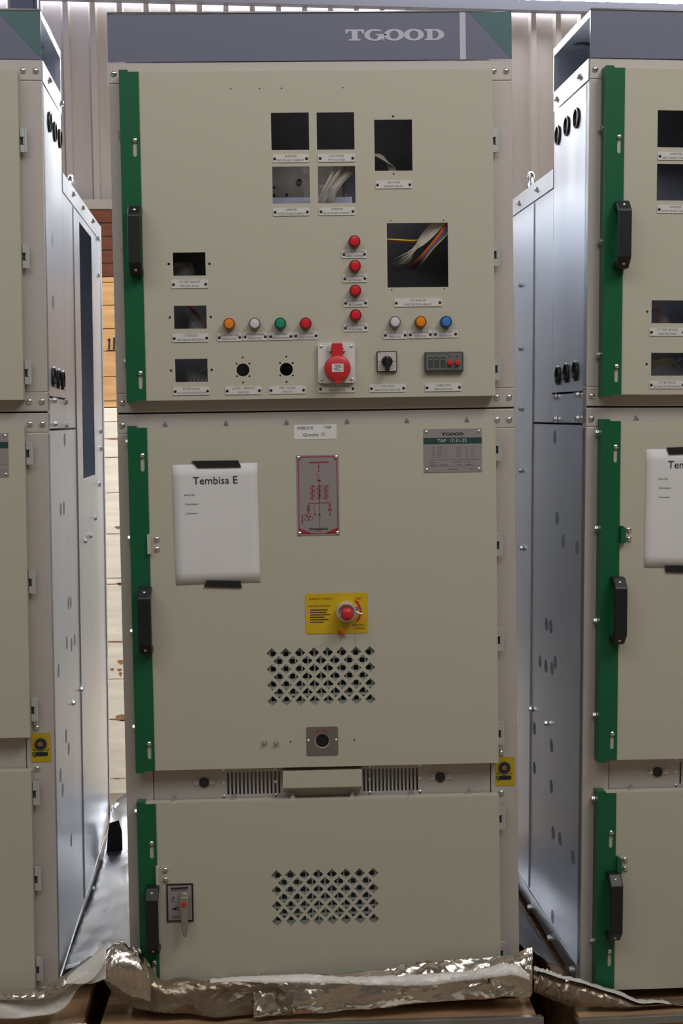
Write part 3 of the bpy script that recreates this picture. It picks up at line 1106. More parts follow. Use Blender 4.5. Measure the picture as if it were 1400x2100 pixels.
MB().lathe([(0.020, 0.0), (0.020, 0.04)], (front(C, 660.5, 1519, YD)[0], -0.026, front(C, 660.5, 1519, YD)[1]), 'y', 20).build('shaft_tube', 'black_plastic', cab)


def zc(c, vs, u):
    return [front(c, u, v, -0.035)[1] for v in vs]


def strips(cab_, c, us):
    if c == 'C':
        a = (zc(C, (287, 765), 277), zc(C, (934, 1526), 292), zc(C, (1730, 1975), 312))
        b = (zc(C, (268, 503, 741), 245), zc(C, (907, 1106, 1299, 1497), 262), zc(C, (1671,), 280))
    else:
        a = (zc('R', (280, 751), 1270), zc('R', (916, 1505), 1266), zc('R', (1708, 1952), 1255))
        b = (zc('R', (258, 493, 727), 1230), zc('R', (888, 1086, 1277, 1472), 1226), zc('R', (1645, 1939), 1216))
        if c == 'L':
            a = (zc(C, (287, 765), 277), zc(C, (934, 1460), 292), zc(C, (1665, 1975), 312))
            b = ((), (), ())
    dz = 0.068 if c == 'L' else 0
    for (z0, z1), sl, cl in zip(((UZ0, UZ1), (MZ0 + dz, MZ1), (LZ0, LZ1 + dz)), a, b):
        green_strip(cab_, c, SX0, SX1, z0, z1, YD, sl, cl)


strips(cab, C, None)
for q in ((264, 422, 291.5, 564), (284, 1205, 311.5, 1341), (300, 1820, 326.5, 1956)):
    handle(cab, C, *q, YD - 0.003)
x, z = front(C, 307, 1116, YD)
latch(cab, x, z, YD)
x, z = front(C, 324.5, 1794, YD)
latch(cab, x, z, YD)
mid_strip(cab, C, MZ0, LZ1)
top_brackets(cab, C, (338, 463, 587, 711, 834, 957), 860, -0.022, MZ1)
top_brackets(cab, C, (357, 479, 600, 722, 843, 962), 1628, -0.016, LZ1)
warning_sticker(cab, C, 1015.5, 1553, 1055.5, 1610.5, 1034, 1574)

AR = 'ARC PROTECTION'
for q in ((558.7, 316.8, 632.8, 333.2, ('AMMETER', 'RED PHASE CURRENT')), (652, 316, 727.3, 332, ('VOLTMETER', 'MV VOLTAGE')),
          (559.6, 426.3, 634.3, 442.6, ('AMMETER', 'WHITE PHASE CURRENT')), (653.6, 425.3, 727.8, 441.4, ('AMMETER', 'BLUE PHASE CURRENT')),
          (769.5, 370.3, 844.3, 386.6, ('INCOMER', 'RESERVE RELAY')),
          (351.3, 574, 426.3, 591, ('VT TEST BLOCK', 'PROTECTION')), (353, 684.3, 428, 701.6, ('CT TEST BLOCK', 'AND CABLE DIFF PROTECTION')),
          (355, 793.5, 430, 810, ('CT TEST BLOCK', 'OC AND EF PROTECTION')),
          (445.5, 683, 496, 699.6, ('CABLE EARTHED', 'INDICATION')), (498, 681.6, 548.5, 698.4, ('SPRING CHARGED', 'INDICATION')),
          (550.6, 681, 600.8, 697.6, ('CB OPEN', 'INDICATION')), (602, 680, 652.3, 696.2, ('CB CLOSED', 'INDICATION')),
          (700.6, 512.5, 751.6, 529.4, (AR, 'CABLE CHAMBER')), (702.4, 562.6, 752.2, 579.2, (AR, 'CB CHAMBER')),
          (704, 612.6, 753.6, 629.4, (AR, 'BB CHAMBER')), (704, 663.6, 753.8, 680, (AR, 'VT CHAMBER')),
          (807.8, 611.8, 906, 628.8, ('OC AND EF', 'PROTECTION RELAY')),
          (785.5, 678.6, 834.6, 695, ('TRIP CIRCUIT', 'HEALTHY')), (836.5, 677.2, 886.6, 694, ('CB IN SERVICE', 'POSITION')),
          (888, 676.8, 938.2, 692.6, ('CB IN TEST', 'POSITION')),
          (461.6, 792.4, 536.2, 809, ('LOCAL / REMOTE', 'SWITCH')), (551.2, 791.6, 626.6, 807.6, ('TRIP / CLOSE', 'SWITCH')),
          (652.6, 788.4, 728, 805, ('STANDOFF SOCKET', 'TRIP / CLOSE')), (757, 787.6, 831.6, 804, ('VOLTAGE', 'SELECTOR SWITCH')),
          (871, 785.6, 946, 802.4, ('CABLE LIVE', 'INDICATIONS'))):
    label_plate(cab, C, *q, YD)

for u, v, colr, lb in ((469.7, 664.3, 'amber', 'amber lamp'), (522, 663.6, 'white', 'white lamp'), (574.5, 663.5, 'green', 'green lamp'),
                       (626.6, 663.4, 'red', 'red lamp'), (726.6, 495, 'red', 'red lamp'), (727.6, 545.4, 'red', 'red lamp'), (728.4, 595.8, 'red', 'red lamp'),
                       (729, 646.4, 'red', 'red lamp'), (809.8, 660.4, 'white', 'white lamp'), (862.2, 660.2, 'amber', 'amber lamp'), (914.4, 660, 'blue', 'blue lamp')):
    lamp(cab, C, u, v, colr, YD, lb)

# industrial socket with red spring cover
x0, z1 = front(C, 651, 704, YD)
x1, z0 = front(C, 728, 785.5, YD)
o = panel('power_socket', [rrect(x0, z0, x1, z1, 0.005, 4)], 0.010, YD - 0.005, 'socket_white', cab)
o['label'] = 'white socket plate with red cover'
bev(o, 0.002)
for xx in (x0 + 0.007, x1 - 0.007):
    for zz in (z0 + 0.007, z1 - 0.007):
        inst(TINY, 'screw', o, (xx, YD - 0.010, zz))
cx, cz = front(C, 692, 755, YD - 0.03)
k = MB()
k.lathe([(0.0265, 0.004), (0.0262, 0.020), (0.0240, 0.026), (0.020, 0.028), (0, 0.0285)], (cx, YD - 0.008, cz), '-y', 36)
k.prism([(cx - 0.006, cz - 0.023), (cx + 0.006, cz - 0.023), (cx + 0.004, cz - 0.0315), (cx - 0.004, cz - 0.0315)], YD - 0.034, YD - 0.018, 'y')
cov = bev(k.build('socket_cover', 'red_plastic', o, smooth=40), 0.0008)
k = MB()
k.prism([(cx - 0.0105, cz + 0.022), (cx + 0.0105, cz + 0.022), (cx + 0.0105, z1 - 0.001), (cx - 0.0105, z1 - 0.001)], YD - 0.026, YD - 0.010, 'y')
k.prism([(cx - 0.0125, cz + 0.036), (cx + 0.0125, cz + 0.036), (cx + 0.0125, cz + 0.042), (cx - 0.0125, cz + 0.042)], YD - 0.022, YD - 0.010, 'y')
bev(k.build('cover_hinge', 'red_plastic', o), 0.002)
MB().box(cx - 0.0165, cx + 0.0165, YD - 0.018, YD - 0.010, cz + 0.034, cz + 0.047).build('hinge_bracket', 'socket_white', o)
MB().poly(rect(cx - 0.0115, cz - 0.008, cx + 0.0115, cz + 0.0085), YD - 0.0370).build('socket_sticker', 'label_white', o)
p = MB()
for zz, a, b in ((0.005, -0.007, 0.006), (0.002, -0.004, 0.008), (-0.001, -0.008, 0.002), (-0.004, -0.006, 0.007)):
    p.stroke(cx + a, cz + zz, cx + b, cz + zz, 0.0012, YD - 0.0373)
p.build('sticker_print', 'grey_print', o)

# voltage selector switch
x0, z1 = front(C, 771.8, 721, YD)
x1, z0 = front(C, 813.4, 762.3, YD)
o = panel('selector_switch', [rrect(x0, z0, x1, z1, 0.002, 3)], 0.006, YD - 0.003, 'black_plastic', cab)
panel('switch_face', [rrect(x0 + 0.0016, z0 + 0.0016, x1 - 0.0016, z1 - 0.0016, 0.001, 2)], 0.0008, YD - 0.0064, 'switch_face', o)
cx, cz = front(C, 793.6, 741, YD - 0.012)
kb = MB().lathe([(0.0112, 0.0), (0.0108, 0.009), (0.0095, 0.011), (0, 0.0112)], (cx, YD - 0.0066, cz), '-y', 26) \
    .prism([(cx - 0.0036, cz + 0.010), (cx + 0.0036, cz + 0.010), (cx + 0.0042, cz - 0.0185), (cx - 0.0042, cz - 0.0185)], YD - 0.026, YD - 0.0068, 'y') \
    .build('switch_knob', 'black_plastic', o, smooth=40)
bev(kb, 0.001)
p = MB().stroke(cx, cz + 0.0065, cx, cz + 0.0095, 0.0016, YD - 0.0262)
p.build('knob_mark', 'label_white', o)
p = MB()
for dx, dz, wv in ((-0.016, 0.0, 0.004), (0.0155, 0.0, 0.0045), (-0.002, 0.0165, 0.002), (-0.014, 0.0172, 0.008)):
    p.stroke(cx + dx - wv / 2, cz + dz, cx + dx + wv / 2, cz + dz, 0.0012, YD - 0.0070)
p.build('switch_print', 'grey_print', o)

# cable live indicator
x0, z1 = front(C, 869.5, 722.5, YD)
x1, z0 = front(C, 949, 762.3, YD)
wd, h = x1 - x0, z1 - z0
o = bev(MB().box(x0, x1, YD - 0.010, YD, z0, z1).build('live_indicator', 'meter_dark', cab), 0.0015)
MB().box(x0 + 0.003, x1 - 0.003, YD - 0.0108, YD - 0.010, z0 + 0.003, z1 - 0.003).build('indicator_face', 'meter_grey', o)
for f_ in (0.155, 0.31, 0.47):
    xa = x0 + wd * f_
    w_ = MB().box(xa - 0.0048, xa + 0.0048, YD - 0.0114, YD - 0.0107, z0 + h * 0.22, z1 - h * 0.26).build('indicator_window', 'meter_dark', o)
    MB().stroke(xa - 0.0028, z1 - h * 0.38, xa + 0.0028, z1 - h * 0.38, 0.0024, YD - 0.0117).build('window_mark', 'grey_print', w_)
for f_ in (0.645, 0.835):
    MB().lathe([(0.0058, 0.0), (0.0056, 0.004), (0.0040, 0.006), (0, 0.0065)], (x0 + wd * f_, YD - 0.0108, z0 + h * 0.44), '-y', 16).build('red_button', 'red_plastic', o, smooth=40)
p = MB()
p.stroke(x0 + wd * .15, z1 - h * .13, x0 + wd * .62, z1 - h * .13, 0.0007, YD - 0.0110)
p.stroke(x0 + wd * .10, z0 + h * .13, x0 + wd * .93, z0 + h * .13, 0.0007, YD - 0.0110)
p.stroke(x0 + wd * .56, z0 + h * .22, x0 + wd * .92, z0 + h * .22, 0.0007, YD - 0.0110)
p.stroke(x0 + wd * .645 - .002, z1 - h * .25, x0 + wd * .645 + .002, z1 - h * .25, 0.003, YD - 0.0110)
p.stroke(x0 + wd * .835 - .002, z1 - h * .25, x0 + wd * .835 + .002, z1 - h * .25, 0.003, YD - 0.0110)
p.build('indicator_print', 'meter_dark', o)

# ---- inside the upper compartment: mounting plate, rail, wires, film
z0, z1 = front(C, 640, 404, 0.07)[1], front(C, 640, 318, 0.07)[1]
mh = []
for u, v, r in ((613.5, 373, 6.5), (562, 385, 3), (561.5, 401, 3.2), (587.5, 400, 3.2), (709, 399, 3)):
    xx, zz = front(C, u, v, 0.07)
    mh.append(circ(xx, zz, r / 1000, 14))
panel('mounting_plate', [rect(-0.20, z0, 0.06, z1)] + mh, 0.002, 0.07, 'plate_brown', cab)
MB().box(-0.22, 0.08, 0.06, 0.085, z0 - 0.018, z0 - 0.002).build('mounting_rail', 'inner_zinc', cab)
xx, zz = front(C, 613.5, 373, 0.07)
MB().lathe([(0.0062, 0), (0.0062, 0.004), (0.004, 0.004), (0.004, 0.001), (0, 0.001)], (xx, 0.069, zz), '-y', 14).build('plate_fitting', 'meter_dark', cab, smooth=40)
MB().box(-0.36, 0.01, 0.075, 0.12, 0.012, 0.36).build('dark_backing', 'recess_dark', cab)  # added dark boxes behind the cut-outs, hiding the lit interior
MB().box(0.06, 0.33, 0.110, 0.145, 0.012, 0.50).build('dark_backing', 'recess_dark', cab)
random.seed(3)
for i in range(12):
    t = i / 11
    dy = random.uniform(-0.004, 0.010)
    wire(cab, C, [(690 + 62 * t, 318 + random.uniform(-3, 3), -0.012 + dy), (684 + 48 * t, 345, -0.016 + dy), (671 + 34 * t, 372, -0.014 + dy), (658 + 30 * t, 398, -0.006 + dy), (650 + 36 * t, 425, 0.01 + dy)], 0.0013, 'wire_white')
for i in range(5):
    t = i / 4
    wire(cab, C, [(652 + 22 * t, 418 - 26 * t, 0.018), (668 + 12 * t, 400 - 10 * t, 0.012), (672 + 16 * t, 420, 0.02)], 0.0022, 'wire_red' if i % 2 else 'wire_white')
for i in range(6):
    wire(cab, C, [(755, 322 - i * 1.5, 0.03), (775, 316 + i * 1.2, 0.03), (789 + i * 1.5, 325 + i * 2, 0.035), (797 + i * 2.5, 345, 0.045), (802 + i * 3, 370, 0.05)], 0.0013, 'wire_white')
for i in range(9):
    t = i / 8
    wire(cab, C, [(925 - 26 * t, 440, -0.018), (912 - 30 * t, 458 + 3 * t, -0.018 + 0.004 * t), (870 - 10 * t, 500 - 12 * t, -0.010 + 0.008 * t), (824 + 14 * t, 524 + 6 * (i % 3), 0.012), (800 + 16 * t, 540 + 5 * (i % 4), 0.06)], 0.0013, 'wire_white')
for i, mt in enumerate(('wire_orange', 'wire_orange', 'wire_red', 'wire_blue', 'wire_blue', 'wire_yellow')):
    wire(cab, C, [(924 + i, 440 + i * 3, -0.018), (908 + i * 1.6, 468 + i * 2.5, -0.018), (884 + i * 1.5, 500 + i * 1.2, -0.012), (858 + i * 2, 530 + i, 0.004), (838 + i * 3, 548 + i, 0.05)], 0.0014, mt)
wire(cab, C, [(785, 490, -0.010), (815, 491.5, -0.010), (850, 493, 0.0), (880, 488, 0.02)], 0.0016, 'wire_yellow')
wire(cab, C, [(785, 493, -0.006), (815, 494.5, -0.006), (850, 496, 0.004), (880, 491, 0.02)], 0.0014, 'wire_orange')
for i in range(4):
    wire(cab, C, [(350 + i * 2, 552 - i * 4, 0.03), (364 + i * 4, 548 - i * 2, 0.03), (378 + i * 4, 562, 0.035), (388 + i * 4, 580, 0.05)], 0.0012, 'wire_white')
for i in range(3):
    wire(cab, C, [(380 + i, 622, 0.05), (396 + i * 3, 640 + i, 0.016), (410 + i * 2, 656 + i, 0.012), (428 + i * 2, 680 + i, 0.02)], 0.0022, 'wire_red')
for i in range(5):
    wire(cab, C, [(386 + i * 8, 792, 0.02), (392 + i * 8, 778 - i, 0.018), (404 + i * 7, 766 - 2 * i, 0.03), (424 + i * 4, 752, 0.05)], 0.0012, 'wire_white')
plastic(cab, C, 648, 378, 690, 424, -0.012, 1)
plastic(cab, C, 380, 622, 428, 680, 0.004, 2)
plastic(cab, C, 352, 538, 398, 570, 0.010, 3)
plastic(cab, C, 386, 758, 430, 790, 0.008, 4)
plastic(cab, C, 622, 345, 640, 412, 0.004, 5)

# ---- middle door furniture
lb = MB()
x0, z1 = front(C, 602.6, 871.2, YD)
x1, z0 = front(C, 690, 899.5, YD)
wd, h = x1 - x0, z1 - z0
o = panel('paper_label', [rect(x0, z0, x1, z1)], 0.0004, YD - 0.0003, 'paper_white', cab)
text('lettering', [('WBS:010', x0 + wd * 0.26, z0 + h * 0.76), ('TAP', x0 + wd * 0.79, z0 + h * 0.78), ('Quantity :', x0 + wd * 0.42, z0 + h * 0.29), ('21', x0 + wd * 0.70, z0 + h * 0.31)],
     h * 0.30, YD - 0.0008, 'black_print', o)

# single line diagram plate
x0, z1 = front(C, 607, 933.8, YD)
x1, z0 = front(C, 696.5, 1097, YD)
wd, h = x1 - x0, z1 - z0
o = MB().box(x0, x1, YD - 0.0012, YD, z0, z1).build('diagram_plate', 'plate_steel', cab)
o['label'] = 'steel plate with red single-line diagram'
yy = YD - 0.0016
X = lambda f: x0 + wd * f
Zf = lambda f: z1 - h * f
p = MB()
LW = 0.0011
bx0, bx1, bz0, bz1 = .045, .955, .022, .975
pts = [(bx0 + .06, bz0), (bx1 - .06, bz0), (bx1 - .05, bz0 + .035), (bx1, bz0 + .045), (bx1, bz1), (bx0, bz1), (bx0, bz0 + .045), (bx0 + .05, bz0 + .035)]
for i in range(len(pts)):
    a, b = pts[i], pts[(i + 1) % len(pts)]
    p.stroke(X(a[0]), Zf(a[1]), X(b[0]), Zf(b[1]), 0.0016, yy)
p.stroke(X(.30), Zf(.092), X(.76), Zf(.088), 0.0026, yy)
p.stroke(X(.53), Zf(.09), X(.53), Zf(.20), LW, yy)
p.poly([(X(.515), Zf(.155)), (X(.545), Zf(.155)), (X(.53), Zf(.12))], yy)
p.poly([(X(.51), Zf(.21)), (X(.55), Zf(.21)), (X(.53), Zf(.19))], yy)
p.stroke(X(.47), Zf(.225), X(.53), Zf(.285), LW, yy)
p.stroke(X(.53), Zf(.285), X(.53), Zf(.95), LW, yy)
p.stroke(X(.49), Zf(.305), X(.57), Zf(.33), LW, yy)
p.stroke(X(.49), Zf(.33), X(.57), Zf(.305), LW, yy)
p.stroke(X(.49), Zf(.317), X(.57), Zf(.317), LW, yy)
for cxf in (.375, .53, .69):
    p.stroke(X(cxf), Zf(.375), X(cxf), Zf(.555), LW, yy)
    for zf in (.405, .465, .525):
        p.ring(X(cxf), Zf(zf), wd * .048, LW * .8, yy, n=14, rz=h * .026)
        p.stroke(X(cxf - .07), Zf(zf + .022), X(cxf + .075), Zf(zf - .03), LW * .8, yy)
p.stroke(X(.27), Zf(.60), X(.775), Zf(.593), LW * 1.3, yy)
p.stroke(X(.27), Zf(.60), X(.27), Zf(.72), LW, yy)
p.stroke(X(.775), Zf(.593), X(.775), Zf(.75), LW, yy)
for zf in (.63, .66, .69):
    p.stroke(X(.245), Zf(zf), X(.295), Zf(zf), LW, yy)
p.stroke(X(.245), Zf(.62), X(.245), Zf(.70), LW, yy)
p.stroke(X(.295), Zf(.62), X(.295), Zf(.70), LW, yy)
for dx, dz in ((0, .745), (-.04, .785), (.04, .785)):
    p.ring(X(.27 + dx), Zf(dz), wd * .05, LW, yy, n=16, rz=h * .024)
p.stroke(X(.12), Zf(.745), X(.25), Zf(.745), LW, yy)
p.stroke(X(.12), Zf(.745), X(.12), Zf(.84), LW, yy)
for zf in (.78, .81, .845):
    p.stroke(X(.10), Zf(zf), X(.14), Zf(zf), LW * 1.5, yy)
p.stroke(X(.40), Zf(.625), X(.45), Zf(.622), LW, yy)
p.stroke(X(.385), Zf(.65), X(.42), Zf(.70), LW, yy)
p.stroke(X(.42), Zf(.70), X(.42), Zf(.74), LW, yy)
p.poly([(X(.395), Zf(.735)), (X(.445), Zf(.735)), (X(.42), Zf(.755))], yy)
p.poly([(X(.50), Zf(.755)), (X(.56), Zf(.755)), (X(.53), Zf(.715))], yy)
for zf in (.62, .635):
    p.stroke(X(.75), Zf(zf), X(.80), Zf(zf), LW, yy)
p.poly([(X(.73), Zf(.665)), (X(.775), Zf(.682)), (X(.73), Zf(.70))], yy)
p.poly([(X(.82), Zf(.665)), (X(.775), Zf(.682)), (X(.82), Zf(.70))], yy)
p.poly([(X(.755), Zf(.735)), (X(.795), Zf(.735)), (X(.775), Zf(.755))], yy)
p.poly([(X(bx0), Zf(.912)), (X(.16), Zf(.93)), (X(.27), Zf(.955)), (X(.34), Zf(bz1)), (X(bx0), Zf(bz1))], yy)
p.poly([(X(bx1), Zf(.908)), (X(.84), Zf(.93)), (X(.73), Zf(.955)), (X(.66), Zf(bz1)), (X(bx1), Zf(bz1))], yy)
p.build('diagram_print', 'red_print', o)
logo_letters(X(.27), Zf(.932), wd * .46, h * .024, yy - 0.0002, 'black_print', o)
MB().stroke(X(.42), Zf(.945), X(.58), Zf(.944), 0.0009, yy - 0.0002).build('plate_print', 'grey_print', o)
for xx in (x0 + 0.0045, x1 - 0.0045):
    for zz in (z0 + 0.0045, z1 - 0.0045):
        inst(TINY, 'screw', o, (xx, YD - 0.001, zz), scale=(1.3, 1.3, 1.3))

nameplate(cab, C, 867.8, 880.3, 988, 967, YD)

# emergency trip button plate
x0, z1 = front(C, 625.6, 1217.4, YD)
x1, z0 = front(C, 754.8, 1297.4, YD)
wd, h = x1 - x0, z1 - z0
o = panel('trip_plate', [rrect(x0, z0, x1, z1, 0.005, 4)], 0.001, YD - 0.0006, 'yellow_plate', cab)
o['label'] = 'yellow emergency trip plate'
yy = YD - 0.0014
text('lettering', [('Emergency Trip Button', X(.245), Zf(.13)), ('RESET', X(.855), Zf(.145)), ('EMERGENCY', X(.855), Zf(.805)), ('OPENING', X(.865), Zf(.885)),
                   ('Operating Instructions:', X(.225), Zf(.31))], 0.0060, yy, 'black_print', o, xs=0.82)
p = MB()
for i, (a, b) in enumerate(((.07, .355), (.07, .34), (.07, .395), (.07, .30), (.07, .365), (.07, .29))):
    p.stroke(X(a), Zf(.41 + i * .06), X(b), Zf(.41 + i * .06), 0.0019, yy)
p.build('trip_print', 'black_print', o)
cx, cz = front(C, 711, 1257, YD - 0.02)
a = MB().ring(cx + 0.002, cz, 0.0262, 0.0042, yy, -38, 40, 18)
a.poly([(cx + 0.002 + 0.0235 * math.cos(.72), cz + 0.0235 * math.sin(.72)), (cx + 0.002 + 0.031 * math.cos(.70), cz + 0.031 * math.sin(.70)), (cx + 0.015, cz + 0.0235)], yy)
a.poly([(cx + 0.002 + 0.0240 * math.cos(-.66), cz + 0.0240 * math.sin(-.66)), (cx + 0.002 + 0.029 * math.cos(-.64), cz + 0.029 * math.sin(-.64)), (cx + 0.0185, cz - 0.0225)], yy)
a.build('red_arrow', 'red_plastic', o)
MB().lathe([(0.0205, 0), (0.0200, 0.020), (0.0185, 0.024), (0.0165, 0.024), (0.0160, 0.012), (0, 0.012)], (cx - 0.001, YD - 0.001, cz + 0.001), '-y', 32).build('button_collar', 'collar_steel', o, smooth=40)
MB().lathe([(0.0090, 0.010), (0.0090, 0.030), (0.0122, 0.032), (0.0130, 0.037), (0.0115, 0.042), (0.007, 0.0445), (0, 0.045)], (cx, YD - 0.001, cz), '-y', 30).build('trip_button', 'red_plastic', o, smooth=50)
MB().tube([(cx + 0.017, YD - 0.012, cz + 0.002), (cx + 0.026, YD - 0.014, cz - 0.003), (cx + 0.031, YD - 0.014, cz - 0.0035)], 0.0024, 8).lathe([(0.0042, 0), (0.0042, 0.004)], (cx + 0.0205, YD - 0.012, cz + 0.008), '-y', 10) \
    .build('locking_pin', 'screw_zinc', o, smooth=50)
sx_, sz_ = front(C, 700, 1302, YD - 0.01)
s_ = MB().add([(sx_ - 0.008, YD - 0.004, sz_ + 0.005), (sx_ + 0.006, YD - 0.004, sz_ - 0.003), (sx_ + 0.008, YD - 0.004, sz_ - 0.0005), (sx_ - 0.006, YD - 0.004, sz_ + 0.008),
               (sx_ - 0.008, YD - 0.008, sz_ + 0.005), (sx_ + 0.006, YD - 0.008, sz_ - 0.003), (sx_ + 0.008, YD - 0.008, sz_ - 0.0005), (sx_ - 0.006, YD - 0.008, sz_ + 0.008)],
              [(0, 1, 2, 3), (7, 6, 5, 4), (0, 4, 5, 1), (1, 5, 6, 2), (2, 6, 7, 3), (3, 7, 4, 0)]).build('seal_tag', 'red_plastic', o)
x2, z2 = front(C, 729, 1322, YD - 0.004)
MB().tube([(cx + 0.012, YD - 0.016, cz - 0.012), (cx + 0.016, YD - 0.012, cz - 0.040), (x2 + 0.001, YD - 0.005, z2 + 0.016), (x2, YD - 0.004, z2)], 0.0004, 5).build('seal_wire', 'copper', o)
MB().tube([(cx - 0.004, YD - 0.018, cz - 0.014), (sx_ - 0.012, YD - 0.010, sz_ + 0.012), (sx_ - 0.006, YD - 0.006, sz_ + 0.004), (sx_, YD - 0.006, sz_ - 0.012)], 0.0004, 5).build('seal_wire', 'copper', o)

# racking shaft plate, bolts
x0, z1 = front(C, 627.6, 1491, YD)
x1, z0 = front(C, 693.4, 1548.2, YD)
cx, cz = front(C, 660.5, 1519, YD)
wd, h = x1 - x0, z1 - z0
o = panel('racking_plate', [rrect(x0, z0, x1, z1, 0.004, 3), circ(cx, cz, 0.0152, 28)], 0.0012, YD - 0.0007, 'plate_brown', cab)
p = MB().ring(cx, cz, 0.0215, 0.0022, YD - 0.0016, 50, 86, 10).ring(cx, cz, 0.0215, 0.0022, YD - 0.0016, 96, 132, 10)
p.build('red_arrow', 'red_print', o)
p = MB()
for f_ in (.10, .83):
    p.stroke(X(f_ - .04), Zf(.13), X(f_ + .04), Zf(.13), 0.0016, YD - 0.0016)
p.build('plate_print', 'grey_print', o)
for u, v in ((632, 1519), (689, 1517.5)):
    inst(TINY, 'screw', o, (*[front(C, u, v, YD)[0]], YD - 0.0012, front(C, u, v, YD)[1]))
for u, v in ((542, 1522), (566.5, 1523)):
    xx, zz = front(C, u, v, YD)
    inst(HEXB, 'bolt', cab, (xx, YD, zz), scale=(0.72, 1, 0.72))

# earthing switch lever on the lower door
x0, z1 = front(C, 341, 1812.5, YD)
x1, z0 = front(C, 397.3, 1888, YD)
wd, h = x1 - x0, z1 - z0
o = MB().box(x0, x1, YD - 0.003, YD, z0, z1).build('lever_plate', 'black_plastic', cab)
MB().box(x0 + 0.003, x1 - 0.003, YD - 0.0036, YD - 0.003, z0 + 0.003, z1 - 0.003).build('lever_face', 'plate_steel', o)
cx, cz = front(C, 378, 1838, YD - 0.012)
p = MB()
p.stroke(X(.18), Zf(.115), X(.82), Zf(.10), 0.0034, YD - 0.0039)
p.stroke(X(.18), Zf(.165), X(.82), Zf(.15), 0.0012, YD - 0.0039)
p.stroke(X(.22), Zf(.665), X(.36), Zf(.655), 0.0030, YD - 0.0039)
p.ring(X(.38), Zf(.655), 0.0032, 0.0016, YD - 0.0039, n=14)
p.stroke(X(.22), Zf(.36), X(.30), Zf(.35), 0.0030, YD - 0.0039)
for zf in (.42, .47, .86, .905):
    p.stroke(X(.17), Zf(zf), X(.30 if zf < .6 else .80), Zf(zf - .01), 0.0008, YD - 0.0039)
p.build('lever_print', 'black_print', o)
lv = MB().lathe([(0.0100, 0), (0.0098, 0.012), (0.0085, 0.016), (0, 0.0165)], (cx, YD - 0.0036, cz), '-y', 22)
lv.prism([(cx - 0.0088, cz + 0.002), (cx - 0.0078, cz - 0.030), (cx - 0.0058, cz - 0.066), (cx - 0.003, cz - 0.080), (cx + 0.003, cz - 0.080), (cx + 0.0056, cz - 0.066), (cx + 0.0078, cz - 0.030), (cx + 0.0088, cz + 0.002)],
         YD - 0.024, YD - 0.014, 'y')
lv = bev(lv.build('lever', 'lever_grey', o, smooth=35), 0.002)
MB().lathe([(0.0052, 0), (0.0048, 0.0012), (0, 0.0016)], (cx, YD - 0.024, cz - 0.013), '-y', 16).build('red_dot', 'red_plastic', o, smooth=40)

# ---- left one: same product with a shorter middle door, right edge in view
cab = cabinet('L', 'left switchgear cabinet with open rear side window, only its right edge in view')
pts = [side('L', u, v, 0.4) for u, v in ((163, 457), (188.5, 487), (194, 975), (170, 982))]
ya, yb = (pts[0][0] + pts[3][0]) / 2, (pts[1][0] + pts[2][0]) / 2
za, zb = (pts[2][1] + pts[3][1]) / 2, (pts[0][1] + pts[1][1]) / 2
LMZ0, LLZ1 = -0.650, -0.7195
shell(cab, 'L', LMZ0, LLZ1, rect(ya, za, yb, zb))
MB().box(0.24, 0.243, D2 + 0.01, D3 - 0.01, -1.1, ZR - 0.01).build('inner_partition', 'recess_dark', cab)
for v in (636, 656, 838, 858):
    zz = side('L', 178, v, 0.4)[1]
    MB().box(0.243, 0.262, D2 + 0.01, D3 - 0.01, zz - 0.004, zz).build('inner_shelf', 'recess_dark', cab)
hinges(cab, 'L')
door_panel('upper_door', cab, SX0 + 0.002, DX1, UZ0, UZ1 - 0.003, [])
dv, vbox = diamonds(C, (557, 758), (1340, 1438.3), YD)
door_panel('middle_door', cab, SX0 + 0.002, DX1, LMZ0, MZ1, dv)
baffle(cab, vbox, -0.0205)
dv, vbox = diamonds(C, (566.7, 765.2), (1795, 1889.5), YD)
door_panel('lower_door', cab, SX0 + 0.002, DX1, LZ0, LLZ1, dv)
baffle(cab, vbox, -0.0205)
strips(cab, 'L', None)
for q in ((264, 422, 291.5, 564), (284, 1205, 311.5, 1341), (300, 1820, 326.5, 1956)):
    handle(cab, C, *q, YD - 0.003)
mid_strip(cab, 'L', LMZ0, LLZ1)
warning_sticker(cab, 'L', 63.5, 1503.5, 104.5, 1562, 83.7, 1525.5)
nameplate(cab, 'L', -100, 888.5, 18.3, 975, YD)

# ---- right one: left edge in view
cab = cabinet('R', 'right switchgear cabinet, only its left edge with green strips in view')
shell(cab, 'R', MZ0, LZ1)
hinges(cab, 'R')
R4 = lambda *q: R_(*q, c='R')
holes = [R4(1348, 226.5, 1425, 302.3), R4(1346.4, 336.2, 1423, 411.4), R4(1335.6, 616, 1402, 663), R4(1334.6, 723.6, 1401, 770.4),
         C_(1327, 639, 2.7, c='R'), C_(1325.6, 746.8, 2.7, c='R'), C_(1410, 639, 2.7, c='R'), C_(1409, 746.8, 2.7, c='R')]
door_panel('upper_door', cab, SX0 + 0.002, DX1, UZ0, UZ1, holes)
dv, vbox = diamonds(C, (557, 758), (1340, 1438.3), YD)
door_panel('middle_door', cab, SX0 + 0.002, DX1, MZ0, MZ1, dv)
baffle(cab, vbox, -0.0205)
dv, vbox = diamonds(C, (566.7, 765.2), (1795, 1889.5), YD)
door_panel('lower_door', cab, SX0 + 0.002, DX1, LZ0, LZ1, dv)
baffle(cab, vbox, -0.0205)
strips(cab, 'R', None)
for q in ((1262, 411, 1290, 551), (1253, 1184, 1282, 1321), (1244.5, 1792, 1273, 1928)):
    handle(cab, 'R', *q, YD - 0.003)
